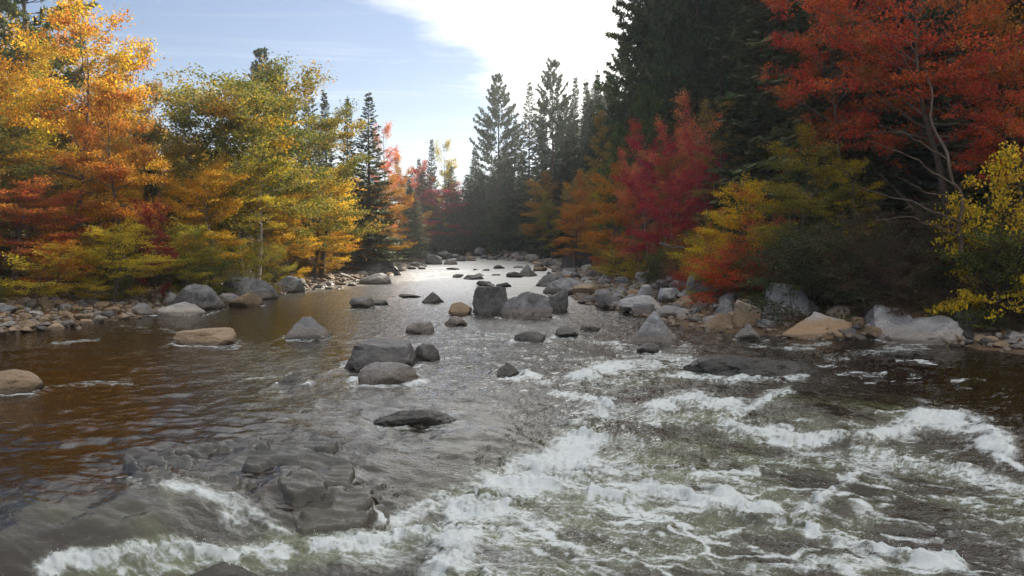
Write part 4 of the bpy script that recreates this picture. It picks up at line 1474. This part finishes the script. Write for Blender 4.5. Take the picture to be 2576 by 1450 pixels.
# leaf colours
GOLD = leaf_mat((0.68, 0.42, 0.035), (0.62, 0.30, 0.025), None, 0.55)
GOLD_OR = leaf_mat((0.72, 0.50, 0.045), (0.66, 0.36, 0.03), (0.55, 0.20, 0.02), 0.55, 0.45)
YEL = leaf_mat((0.60, 0.46, 0.035), (0.42, 0.33, 0.03), None, 0.55)
YELB = leaf_mat((0.84, 0.60, 0.06), (0.80, 0.48, 0.04), (0.70, 0.26, 0.03), 0.55, 0.4)
YELG = leaf_mat((0.42, 0.34, 0.035), (0.22, 0.21, 0.03), None, 0.5)
OAK = leaf_mat((0.12, 0.14, 0.028), (0.36, 0.30, 0.04), (0.58, 0.33, 0.03), 0.45, 0.35)
ORANGE = leaf_mat((0.58, 0.22, 0.03), (0.60, 0.32, 0.03), (0.42, 0.08, 0.02), 0.5)
ORBROWN = leaf_mat((0.46, 0.24, 0.035), (0.34, 0.17, 0.03), None, 0.5)
REDOR = leaf_mat((0.58, 0.065, 0.03), (0.62, 0.14, 0.03), (0.52, 0.03, 0.05), 0.5)
CRIM = leaf_mat((0.55, 0.045, 0.075), (0.44, 0.03, 0.09), (0.60, 0.11, 0.06), 0.5)
SALMON = leaf_mat((0.76, 0.20, 0.11), (0.76, 0.30, 0.11), (0.66, 0.09, 0.11), 0.5)
DKRED = leaf_mat((0.24, 0.022, 0.03), (0.30, 0.05, 0.025), None, 0.45)
YELOR = leaf_mat((0.80, 0.58, 0.03), (0.74, 0.50, 0.03), (0.70, 0.19, 0.05), 0.5, 0.55)
OLIVE = leaf_mat((0.24, 0.22, 0.035), (0.44, 0.31, 0.035), (0.13, 0.15, 0.03), 0.5)
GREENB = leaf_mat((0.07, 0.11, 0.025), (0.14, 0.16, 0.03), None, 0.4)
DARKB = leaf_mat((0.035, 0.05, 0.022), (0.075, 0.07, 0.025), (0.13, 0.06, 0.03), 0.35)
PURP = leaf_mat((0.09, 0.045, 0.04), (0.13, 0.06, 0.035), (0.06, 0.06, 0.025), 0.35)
NEEDLE = leaf_mat((0.075, 0.090, 0.042), (0.115, 0.130, 0.055), None, 0.2)
NEEDLE_Y = leaf_mat((0.085, 0.13, 0.040), (0.14, 0.17, 0.045), None, 0.3)
NEEDLE_P = leaf_mat((0.055, 0.085, 0.042), (0.090, 0.12, 0.055), None, 0.25)
YELL = leaf_mat((0.78, 0.58, 0.03), (0.66, 0.46, 0.03), None, 0.5)
REDBR = leaf_mat((0.46, 0.10, 0.03), (0.52, 0.19, 0.03), (0.36, 0.04, 0.035), 0.5)
BIGRED = leaf_mat((0.55, 0.055, 0.035), (0.64, 0.15, 0.03), (0.30, 0.15, 0.03), 0.5, 0.4)
NEEDLE_L = leaf_mat((0.10, 0.125, 0.055), (0.16, 0.18, 0.075), None, 0.3)
TAN = leaf_mat((0.42, 0.30, 0.09), (0.33, 0.21, 0.06), None, 0.5)

# ------------------------------------------------------------------ trees of the left bank
T(50, 44, -330, 330, C_PINE2, NEEDLE_Y, 'pine_tree', 'tall yellow green pine rising behind the big golden maple')
T(190, 38, -45, 380, D_ROUND2, GOLD_OR, 'maple_tree', 'tall golden orange maple, the tallest broadleaf over the cobble beach', rot=0.5)
T(20, 40, 150, 260, D_ROUND, YEL, 'birch_tree', 'yellow birch in front of the tall yellow green pine', rot=2.2)
T(285, 36, 190, 250, D_ROUND2, ORANGE, 'maple_tree', 'orange and red brown maple beside the tall golden maple', rot=4.1)
T(352, 43, 108, 130, D_SPARSE, ORBROWN, 'maple_tree', 'thin sparse orange tree reaching up against the blue sky', rot=1.2)
T(250, 41, 330, 260, D_ROUND, GOLD, 'maple_tree', 'golden maple glowing inside the grove behind the orange maple', rot=3.0)
T(120, 46, 60, 330, D_ROUND, GOLD, 'maple_tree', 'dense golden maple filling the grove behind the beach', rot=5.1)
T(330, 46, 260, 200, D_ROUND, GOLD_OR, 'maple_tree', 'golden orange maple behind the thin sparse tree', rot=0.1)
T(60, 33, 455, 300, D_ROUND, REDBR, 'maple_tree', 'red orange maple at the edge of the cobble beach', rot=0.9)
T(385, 35, 505, 110, D_LAYER, DKRED, 'maple_tree', 'small dark red maple among the yellow bushes', rot=0.2)
T(385, 39, 425, 130, C_FIR, NEEDLE, 'spruce_tree', 'small dark spruce behind the little dark red maple')
T(290, 33.5, 560, 270, D_LAYER, YEL, 'shrub', 'broad layered yellow bush hanging over the cobble beach', 'shrub', rot=1.0)
T(140, 32, 600, 170, D_LAYER, ORANGE, 'shrub', 'low orange bush under the red orange beach maple', 'shrub', rot=2.0)
T(470, 37, 560, 200, D_LAYER, YELG, 'shrub', 'yellow green layered bush beside the broad yellow one', 'shrub', rot=3.1)
T(600, 39, 590, 210, B_BUSH, YELG, 'shrub', 'round green bush above the long grey boulder', 'shrub', rot=0.4)
T(520, 36, 615, 150, B_BUSH, GREENB, 'shrub', 'dark green bush between the yellow bush and grey boulder', 'shrub', rot=1.4)
T(690, 42, 600, 120, B_LOOSE, YELG, 'shrub', 'loose pale green bush at the foot of the white birches', 'shrub', rot=2.4)
T(610, 46, 150, 540, D_SPREAD, OAK, 'oak_tree', 'great spreading green oak turning yellow over the river', rot=0.3)
T(800, 48, 262, 260, D_ROUND, OAK, 'oak_tree', 'smaller green oak with orange patches beside the spreading one', rot=2.0)
T(480, 43, 270, 230, D_ROUND2, OLIVE, 'oak_tree', 'olive oak on the side of the grove by the sky gap', rot=5.0)
T(510, 40, 400, 200, D_ROUND, GOLD, 'maple_tree', 'golden young maple under the olive oak', rot=2.6)
T(650, 43, 360, 170, D_BIRCH, YEL, 'birch_tree', 'slender white birch leaning in front of the oaks', rot=0.4)
T(600, 44, 420, 140, D_BIRCH, YELG, 'birch_tree', 'second slender birch with greener leaves behind the leaning one', rot=3.4)
T(800, 52, 430, 215, D_ROUND, YELB, 'maple_tree', 'bright golden maple in full sun leaning over the shingle', rot=1.1)
T(725, 48, 500, 160, D_LAYER, GOLD, 'maple_tree', 'low golden maple beside the bright sunlit one', rot=0.1)
T(838, 52, 505, 130, D_LAYER, YELB, 'maple_tree', 'small sunlit golden maple drooping over the shingle', rot=2.1)
T(800, 43, 590, 140, B_LOOSE, ORBROWN, 'shrub', 'brown orange bush shaded beneath the bright golden maple', 'shrub')
T(942, 50, 448, 160, D_ROUND, ORBROWN, 'maple_tree', 'brown orange tree above the huge dark humped boulder', rot=2.0)
T(968, 70, 310, 90, D_SPARSE, SALMON, 'maple_tree', 'orange pink maple glimpsed behind the big riverside spruce', rot=0.7)
T(925, 60, 235, 170, C_SPRUCE2, NEEDLE, 'spruce_tree', 'big dark riverside spruce between the oaks and orange pink maple')
T(868, 63, 245, 100, C_SPRUCE, NEEDLE, 'spruce_tree', 'narrow spruce just beside the big riverside spruce', rot=1)
T(770, 64, 178, 130, C_SPRUCE2, NEEDLE, 'spruce_tree', 'ragged spruce rising behind the smaller oak', rot=2)
T(815, 68, 228, 110, C_SPRUCE, NEEDLE, 'spruce_tree', 'shorter spruce beside the ragged one behind the oaks', rot=3)
T(655, 62, 128, 150, C_PINE, NEEDLE_P, 'pine_tree', 'dark pine top rising above the great spreading oak')
T(705, 66, 170, 100, C_PINE, NEEDLE_P, 'pine_tree', 'smaller pine top beside the one over the spreading oak', rot=2)
T(992, 76, 385, 90, D_ROUND2, ORANGE, 'maple_tree', 'orange maple at the bend below the big spruce', rot=1.8)
T(1063, 86, 405, 95, D_ROUND2, REDOR, 'maple_tree', 'scarlet topped maple beside the pointed far spruce', rot=2.9)
T(1085, 92, 350, 70, C_SPRUCE, NEEDLE, 'spruce_tree', 'small pointed spruce against the low sky at the bend')
T(1120, 104, 352, 80, D_SPARSE, YEL, 'birch_tree', 'pale yellow sparse tree in the sky gap at the bend', rot=0.6)
T(1112, 88, 462, 150, D_ROUND, CRIM, 'maple_tree', 'round crimson maple on the far bank at the bend', rot=1.2)
T(1040, 76, 520, 110, D_ROUND, ORBROWN, 'maple_tree', 'dull orange tree under the scarlet topped maple', rot=0.4)

rs = random.Random(17)
for (u, d, vt, w) in [(1000, 70, 420, 120), (1030, 78, 440, 110), (1060, 95, 430, 100), (1140, 112, 420, 110), (1170, 118, 440, 110), (1020, 90, 470, 130), (970, 62, 480, 110),
                      (1150, 105, 480, 100), (1195, 122, 400, 90), (1215, 128, 430, 90), (1090, 100, 500, 120)]:
    T(u, d, vt, w, rs.choice([C_SPRUCE, C_FIR, C_SPRUCE2]), NEEDLE, 'spruce_tree', 'dark spruce in the shaded row at the bend of the river', group='dark spruces at the bend', rot=rs.uniform(0, 6))
for i in range(26):
    Y = rs.uniform(30, 75)
    l0 = float(shore(Y)[0])
    X = l0 - rs.uniform(7, 26)
    if -(X) / Y > 0.72:
        continue
    hh = rs.uniform(6, 9.5)
    if 380 < project(X, Y, 5)[0] < 460:
        hh = rs.uniform(3.5, 5)
    place(rs.choice([D_ROUND, D_ROUND2, D_NARROW]), X, Y, hh, rs.uniform(4, 6.5), rs.choice([GOLD, YEL, OLIVE, YELB, OAK]), 'maple_tree',
          'yellow leaved tree deep in the sunny grove behind the bank', 'tree', 'trees deep in the sunny grove', rs.uniform(0, 6))
for i in range(34):
    Y = rs.uniform(48, 105)
    l0 = float(shore(Y)[0])
    X = l0 - rs.uniform(8, 42)
    if -X / Y > 0.80 or 385 < project(X, Y, 5)[0] < 455:
        continue
    place(rs.choice([D_ROUND, D_ROUND2, D_SPREAD]), X, Y, rs.uniform(6.5, 9.5), rs.uniform(5, 8), rs.choice([GOLD, YEL, OLIVE, YELB, ORANGE]), 'maple_tree',
          'golden leaved tree far back in the sunny grove', 'tree', 'trees far back in the grove', rs.uniform(0, 6))
for i in range(14):
    Y = rs.uniform(45, 95)
    l0 = float(shore(Y)[0])
    X = l0 - rs.uniform(8, 24)
    place(rs.choice([C_SPRUCE, C_FIR]), X, Y, rs.uniform(7, 11), rs.uniform(3.5, 5), NEEDLE, 'spruce_tree',
          'dark spruce half hidden behind the yellow grove', 'tree', 'spruces behind the yellow grove', rs.uniform(0, 6))

for k_, (u, d, vt, w, pr, lf) in enumerate([(-90, 36, 60, 300, D_ROUND, GOLD), (-230, 34, 20, 320, D_ROUND2, GOLD_OR), (-380, 32, 60, 300, D_ROUND, ORANGE), (-520, 30, -40, 340, D_ROUND2, GOLD),
                                  (-160, 30, 420, 260, D_ROUND, ORANGE), (-330, 28, 420, 260, D_LAYER, REDOR), (-500, 26, 300, 280, D_ROUND, GOLD_OR)]):
    T(u, d, vt, w, pr, lf, 'maple_tree', 'orange or gold maple farther down the bank beyond the cobble beach', group='maples farther down the bank', rot=k_ * 1.3)

# ------------------------------------------------------------------ trees of the right bank and hillside
T(1250, 116, 192, 135, C_PINE, NEEDLE_P, 'pine_tree', 'lone tall white pine with layered open branches at the bend')
T(1330, 112, 208, 110, C_SPRUCE2, NEEDLE, 'spruce_tree', 'pointed spruce beside the lone tall white pine')
T(1394, 106, 156, 120, C_PINE, NEEDLE_P, 'pine_tree', 'white pine top above the spruces on the ridge', rot=2)
T(1290, 118, 300, 100, C_SPRUCE, NEEDLE, 'spruce_tree', 'lower spruce between the lone pine and pointed spruce', rot=1)
for (u, d, vt) in [(1445, 104, 193), (1478, 102, 200), (1510, 98, 180), (1535, 96, 188), (1420, 108, 230), (1365, 110, 250)]:
    T(u, d, vt, 90, rs.choice([C_SPRUCE, C_FIR]), NEEDLE, 'spruce_tree', 'spruce top in the serrated row along the ridge', group='ridge spruces', rot=rs.uniform(0, 6))
T(1640, 72, -150, 270, C_PINE2, NEEDLE_L, 'pine_tree', 'towering white pine with outstretched boughs against the bright cloud')
T(1735, 66, -260, 260, C_PINE2, NEEDLE_L, 'pine_tree', 'second towering white pine behind the outstretched one', rot=2.1)
T(1585, 76, 90, 170, C_PINE, NEEDLE_P, 'pine_tree', 'lower pine with boughs hanging over the hazy hillside', rot=1.0)
T(1625, 58, 235, 150, C_YOUNG, NEEDLE_Y, 'pine_tree', 'soft yellow green young pine above the crimson maple', rot=0.3)
T(1560, 62, 330, 120, C_YOUNG, NEEDLE_Y, 'pine_tree', 'soft green young pine beside the tan topped tree', rot=1.7)
T(1840, 60, -300, 280, C_SPRUCE2, NEEDLE_L, 'spruce_tree', 'huge dark spruce above the salmon maple', rot=0.5)
T(1950, 54, -330, 300, C_PINE2, NEEDLE, 'pine_tree', 'dark pine standing behind the great red maple', rot=1.5)
T(1530, 70, 285, 110, D_NARROW, TAN, 'birch_tree', 'tan brown leaved tree on the hazy hillside', rot=0.7)
T(1545, 52, 415, 160, D_ROUND2, ORANGE, 'maple_tree', 'orange maple leaning out beside the crimson one', rot=0.7)
T(1640, 47, 305, 150, D_CLUMP, CRIM, 'maple_tree', 'tall crimson maple clump on the bank above the bar', rot=0.2)
T(1725, 46, 250, 190, D_CLUMP, SALMON, 'maple_tree', 'salmon red maple clump beside the crimson one', rot=2.0)
T(1690, 44, 430, 170, D_CLUMP, CRIM, 'maple_tree', 'lower deep red maple in front of the salmon clump', rot=4.0)
T(1600, 50, 380, 130, D_CLUMP, SALMON, 'maple_tree', 'pink salmon maple between the orange and crimson ones', rot=1.1)
T(1770, 43, 330, 130, D_CLUMP, CRIM, 'maple_tree', 'slim crimson maple on the bank beside the dark fir', rot=0.6)
T(1370, 78, 435, 130, D_ROUND2, ORBROWN, 'maple_tree', 'brownish pink tree in the hazy shade upstream', rot=0.7)
T(1385, 74, 485, 70, D_NARROW, YELG, 'birch_tree', 'small pale yellow green tree in the hazy shade', rot=0.1)
T(1255, 98, 505, 90, C_YOUNG, NEEDLE_Y, 'pine_tree', 'small bright green pine at the far bend')
T(1450, 66, 500, 110, D_ROUND, ORANGE, 'maple_tree', 'small dull orange tree upstream of the orange maple', rot=1)
T(1820, 42, 245, 160, D_SPARSE, TAN, 'birch_tree', 'sparse tan yellow tree rising above the yellow and orange bush', rot=0.5)
T(1800, 45, 330, 130, C_FIR, NEEDLE, 'spruce_tree', 'dark fir behind the yellow and orange bush', rot=0.5)
T(1860, 34.5, 450, 215, D_LAYER, YELOR, 'shrub', 'bright yellow bush with orange sprays on the bank', 'shrub', rot=0.9)
T(1930, 34, 520, 150, B_LOOSE, SALMON, 'shrub', 'salmon orange bush mingled with the bright yellow one', 'shrub', rot=2.3)
T(1790, 38, 560, 90, B_LOOSE, YELOR, 'shrub', 'small yellow bush beside the bright yellow one', 'shrub', rot=1.3)
T(2040, 40, 215, 260, D_ROUND2, OLIVE, 'oak_tree', 'olive and yellow oak behind the yellow orange bush', rot=1.9)
T(2020, 30, 320, 240, D_ROUND2, OLIVE, 'oak_tree', 'young olive yellow oak standing just behind the yellow orange bush', rot=0.4)
T(2150, 29, 400, 160, D_SPARSE, YEL, 'maple_tree', 'thin yellow sapling under the red maples by the dead branches', rot=1.4)
T(1960, 43, 330, 150, D_SPARSE, YEL, 'maple_tree', 'thin yellow tree beside the olive and yellow oak', rot=0.9)
T(2010, 39, 380, 130, D_SPARSE, REDOR, 'maple_tree', 'thin red orange tree in front of the olive oak', rot=3.9)
T(2110, 32, 470, 190, C_YOUNG, GREENB, 'pine_tree', 'dark green bushy young pine on the shaded bank', rot=0.4)
T(2220, 31, 330, 200, C_FIR, NEEDLE, 'spruce_tree', 'dark hemlock in deep shade behind the dead branches', rot=0.4)
T(2170, 38, 100, 330, D_SPREAD, OLIVE, 'oak_tree', 'shaded olive green oak under the great red maple', rot=2.4)
T(2290, 27, -170, 540, D_LEAN, BIGRED, 'maple_tree', 'great red maple leaning over the bank with fiery crown', rot=0.15)
T(2110, 31, -60, 330, D_HIGH, BIGRED, 'maple_tree', 'red orange maple spreading beside the great leaning one', rot=1.0)
T(2560, 25, 120, 300, D_HIGH, REDOR, 'maple_tree', 'lower red maple boughs above the yellow leaved shrub', rot=1.9)
T(2530, 23, 385, 330, B_BIGLEAF, YELL, 'shrub', 'large leaved yellow shrub on the bank at the dark wood edge', 'shrub', rot=0.6)
T(2640, 26, -200, 400, D_ROUND2, ORANGE, 'maple_tree', 'orange red maple crowning the dark wood edge', rot=2.6)

for i in range(95):
    Y = rs.uniform(40, 122)
    r0 = float(shore(Y)[1])
    X = r0 + rs.uniform(6.5, 34) * (0.75 + Y / 300)
    if X / Y > 0.75 or (X / Y) * FPX + CU < 1270:
        continue
    u_ = CU + FPX * X / Y
    vmax = np.interp(u_, [1270, 1400, 1480, 1560, 1640, 1760, 1900, 2600], [330, 250, 215, 180, 90, -40, -150, -300]) + rs.uniform(0, 90)
    zt = at_dist(u_, vmax, Y)[2]
    h = min(zt - float(ground_z(X, Y)), rs.uniform(17, 25))
    if h < 5:
        h = 5
    place(rs.choice([C_SPRUCE, C_FIR, C_SPRUCE2, C_SPRUCE]), X, Y, h, h * rs.uniform(0.26, 0.36), rs.choice([NEEDLE, NEEDLE_P, NEEDLE_L]), 'spruce_tree',
          'dark conifer packed into the hazy wooded hillside', 'tree', 'conifers of the hillside', rs.uniform(0, 6))
for i in range(14):
    Y = rs.uniform(56, 82)
    r0 = float(shore(Y)[1])
    X = max(r0 + rs.uniform(8, 22), Y * 0.165)
    place(C_PINE2, X, Y, rs.uniform(29, 35), rs.uniform(8, 11), NEEDLE_P, 'pine_tree',
          'towering pine of the hillside stand with its top out of sight', 'tree', 'towering pines of the hillside', rs.uniform(0, 6))
for i in range(10):  # more conifers, added to keep the sun off midstream
    Y = rs.uniform(50, 66)
    X = Y * 0.33 + rs.uniform(-3.5, 4)
    place(rs.choice([C_PINE2, C_SPRUCE2]), X, Y, rs.uniform(28, 33), rs.uniform(8, 10.5), NEEDLE, 'pine_tree',
          'towering dark conifer added behind the olive and yellow oaks to block the sun', 'tree', 'sun-blocking conifers added behind the oaks', rs.uniform(0, 6))
for i in range(30):
    Y = rs.uniform(17, 46)
    r0 = float(shore(Y)[1])
    X = r0 + rs.uniform(9, 26)
    if X / Y > 0.95:
        continue
    place(rs.choice([C_FIR, C_SPRUCE]), X, Y, rs.uniform(15, 23), rs.uniform(5.0, 7.0), NEEDLE, 'spruce_tree',
          'dark hemlock filling the deep shade of the near wood', 'tree', 'dark conifers of the near wood', rs.uniform(0, 6))

for i in range(46):
    Y = rs.uniform(92, 124)
    u_ = rs.uniform(1190, 1600)
    X = (u_ - CU) / FPX * Y
    if X < float(shore(Y)[1]) + 3 and Y < 119:
        Y = rs.uniform(121, 128)
        X = (u_ - CU) / FPX * Y
    vt_ = np.interp(u_, [1190, 1240, 1300, 1340, 1400, 1480, 1560, 1600], [400, 380, 330, 300, 270, 225, 200, 150]) + rs.uniform(0, 150)
    zt = at_dist(u_, vt_, Y)[2]
    h = max(zt - float(ground_z(X, Y)), 5)
    place(rs.choice([C_SPRUCE, C_FIR, C_SPRUCE2]), X, Y, h, min(h * 0.36, 6.5), rs.choice([NEEDLE, NEEDLE_P]), 'spruce_tree',
          'blue green conifer in the misty slope beside the lone pine', 'tree', 'conifers of the misty slope', rs.uniform(0, 6))

for i in range(30):
    Y = rs.uniform(40, 100)
    r0 = float(shore(Y)[1])
    X = r0 + rs.uniform(4.5, 16)
    u_ = CU + FPX * X / Y
    if u_ < 1400 or u_ > 2300:
        continue
    hh = rs.uniform(5.5, 10)
    place(rs.choice([D_ROUND2, D_NARROW, D_SPARSE, D_ROUND]), X, Y, hh, hh * rs.uniform(0.4, 0.6), rs.choice([OLIVE, TAN, ORBROWN, ORANGE, YELG, YEL, SALMON]), 'maple_tree',
          'small autumn tree scattered among the hillside conifers', 'tree', 'autumn trees among the hillside conifers', rs.uniform(0, 6))

for i in range(22):  # extra tall conifers, put in to shade the foreground water
    Y = rs.uniform(30, 60)
    X = Y * rs.uniform(0.42, 0.62) + rs.uniform(-2, 3)
    place(rs.choice([C_SPRUCE, C_SPRUCE2, C_PINE2]), X, Y, rs.uniform(24, 30), rs.uniform(7.0, 9.5), NEEDLE, 'spruce_tree',
          'very tall conifer added in the dark near wood to shade the rapid', 'tree', 'tall conifers added to shade the foreground', rs.uniform(0, 6))

# undergrowth along both banks
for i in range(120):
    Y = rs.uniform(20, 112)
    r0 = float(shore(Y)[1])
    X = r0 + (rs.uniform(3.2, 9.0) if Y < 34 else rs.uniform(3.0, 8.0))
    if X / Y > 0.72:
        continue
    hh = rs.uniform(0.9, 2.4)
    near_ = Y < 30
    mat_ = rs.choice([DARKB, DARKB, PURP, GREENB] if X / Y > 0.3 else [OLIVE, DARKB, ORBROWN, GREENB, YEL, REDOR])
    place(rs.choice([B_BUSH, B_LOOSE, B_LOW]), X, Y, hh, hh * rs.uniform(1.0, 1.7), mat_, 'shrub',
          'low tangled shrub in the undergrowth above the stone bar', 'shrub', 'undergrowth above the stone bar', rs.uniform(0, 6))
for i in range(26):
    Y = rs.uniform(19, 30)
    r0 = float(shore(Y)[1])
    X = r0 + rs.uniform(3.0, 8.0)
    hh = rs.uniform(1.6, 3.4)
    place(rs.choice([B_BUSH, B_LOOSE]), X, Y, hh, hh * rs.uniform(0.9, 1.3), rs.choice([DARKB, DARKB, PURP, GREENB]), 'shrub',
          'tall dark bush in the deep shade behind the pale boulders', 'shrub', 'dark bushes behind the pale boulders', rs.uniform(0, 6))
for i in range(70):
    Y = rs.uniform(24, 100)
    l0 = float(shore(Y)[0])
    X = l0 - rs.uniform(2.6, 8.0)
    if -X / Y > 0.72:
        continue
    hh = rs.uniform(0.8, 2.2)
    place(rs.choice([B_BUSH, B_LOOSE, B_LOW]), X, Y, hh, hh * rs.uniform(1.1, 1.7), rs.choice([YELG, OLIVE, YEL, ORBROWN, GREENB] if Y < 60 else [OLIVE, ORBROWN, DARKB]), 'shrub',
          'low bush in the undergrowth below the sunny grove', 'shrub', 'undergrowth below the sunny grove', rs.uniform(0, 6))
for i in range(40):
    X = rs.uniform(-14, 8)
    Y = 121 + rs.uniform(0, 12)
    hh = rs.uniform(1.5, 4)
    place(rs.choice([B_BUSH, B_LOOSE, D_ROUND]), X, Y, hh, hh * 1.2, rs.choice([OLIVE, ORBROWN, DARKB, REDOR, YEL]), 'shrub',
          'bush on the far bank closing the bend of the river', 'shrub', 'bushes closing the bend', rs.uniform(0, 6))
for i in range(34):  # heights raised on the right to cast shade on the bend
    X = rs.uniform(-45, 40)
    Y = rs.uniform(124, 150)
    place(rs.choice([C_SPRUCE, C_FIR, C_SPRUCE2]), X, Y, rs.uniform(9, 13.5) + max(0, X) * 0.32, rs.uniform(4, 6), NEEDLE, 'spruce_tree',
          'distant spruce in the wood beyond the bend', 'tree', 'spruces beyond the bend', rs.uniform(0, 6))

# fallen leaves and small herbs on the forest edge
rg = np.random.default_rng(77)
hX, hY = rg.uniform(-26, 26, 90000), rg.uniform(17, 118, 90000)
l_, r_ = shore(hY)
dd = np.where(hX < 0, l_ - hX, hX - r_)
ok = (dd > 1.6 + rg.normal(0, 0.5, len(dd))) & (dd < 9) & (np.abs(hX) / hY < 0.75)
hX, hY = hX[ok][:34000], hY[ok][:34000]
hZ = ground_z(hX, hY) + rg.exponential(0.10, len(hX))
V, F = leaf_cards(np.stack([hX, hY, hZ], 1), 0.13, rg, 0.3, 0.5)
HERB = leaf_mat((0.10, 0.11, 0.03), (0.26, 0.15, 0.04), (0.30, 0.09, 0.03), 0.4)
add_obj('ground_cover', mesh_np('ground_cover', V, F, HERB, False), 'herbs and fallen leaves covering the forest edge', 'ground cover', kind='stuff')


# ------------------------------------------------------------------ dead wood
def wood(name, label, paths, mat, cat='branch'):
    g = Geo()
    for pts, r0, r1 in paths:
        pts = np.array(pts, float)
        t = np.linspace(0, 1, len(pts))
        tt = np.linspace(0, 1, len(pts) * 4)
        P = np.stack([np.interp(tt, t, pts[:, k]) for k in range(3)], 1)
        P += np.stack([fbm2(tt * 5 + 7 * k + r0 * 99, tt * 0 + k, 2) for k in range(3)], 1) * 0.05 * np.linalg.norm(pts[-1] - pts[0]) * np.sin(tt * math.pi)[:, None]
        g.tube(P, np.linspace(r0, r1, len(P)), 7)
    return add_obj(name, g.mesh(name, mat), label, cat)


def A(u, v, d):
    return at_dist(u, v, d)


wood('driftwood', 'bleached driftwood stick standing up among the bar stones', [([A(1748, 738, 41), A(1742, 712, 41), A(1738, 690, 41), A(1728, 684, 41)], 0.05, 0.03), ([A(1742, 705, 41), A(1752, 690, 41)], 0.03, 0.012)], DEADWOOD, 'driftwood')
wood('fallen_log', 'pale fallen log lying in the brush below the salmon maple', [([A(1660, 612, 44), A(1710, 625, 44), A(1775, 634, 43.5)], 0.06, 0.04)], DEADWOOD, 'log')
wood('dead_tree', 'grey dead tree with bare drooping branches before the dark wood', [
    ([A(2420, 640, 24), A(2418, 560, 24), A(2395, 460, 24), A(2370, 360, 24.2), A(2345, 270, 24.4), A(2330, 180, 24.6)], 0.07, 0.02),
    ([A(2415, 560, 24), A(2330, 520, 23.6), A(2220, 490, 23.2), A(2140, 462, 23)], 0.03, 0.006),
    ([A(2405, 500, 24), A(2320, 480, 23.6), A(2250, 440, 23.2)], 0.024, 0.005),
    ([A(2398, 465, 24), A(2300, 400, 23.5), A(2180, 350, 23)], 0.03, 0.005),
    ([A(2380, 400, 24), A(2290, 340, 23.6), A(2210, 315, 23.2)], 0.022, 0.005),
    ([A(2400, 480, 24), A(2440, 440, 23.5), A(2460, 425, 23.2)], 0.02, 0.005),
    ([A(2418, 600, 24), A(2340, 560, 23.4), A(2280, 545, 23), A(2200, 555, 22.8)], 0.024, 0.005),
    ([A(2300, 530, 23.5), A(2250, 470, 23.2), A(2200, 430, 23)], 0.014, 0.004),
], BARK_PINE, 'tree')

# ------------------------------------------------------------------ haze over the valley
hz = bpy.data.meshes.new('haze')
x0, x1, y0, y1, z0, z1 = -720, 720, -720, 720, -2.9, 62.0
hz.from_pydata([(x, y, z) for z in (z0, z1) for y in (y0, y1) for x in (x0, x1)], [],
               [(0, 2, 3, 1), (4, 5, 7, 6), (0, 1, 5, 4), (1, 3, 7, 5), (3, 2, 6, 7), (2, 0, 4, 6)])
m, n, l = new_mat('haze')
pv = N(n, 'ShaderNodeVolumePrincipled', inp={'Color': (0.90, 0.95, 1.0, 1), 'Density': 0.0008, 'Anisotropy': 0.58})
o = N(n, 'ShaderNodeOutputMaterial')
l.new(pv.outputs[0], o.inputs['Volume'])
hz.materials.append(m)
add_obj('haze', hz, 'thin bluish haze filling the valley air', 'haze', kind='stuff')
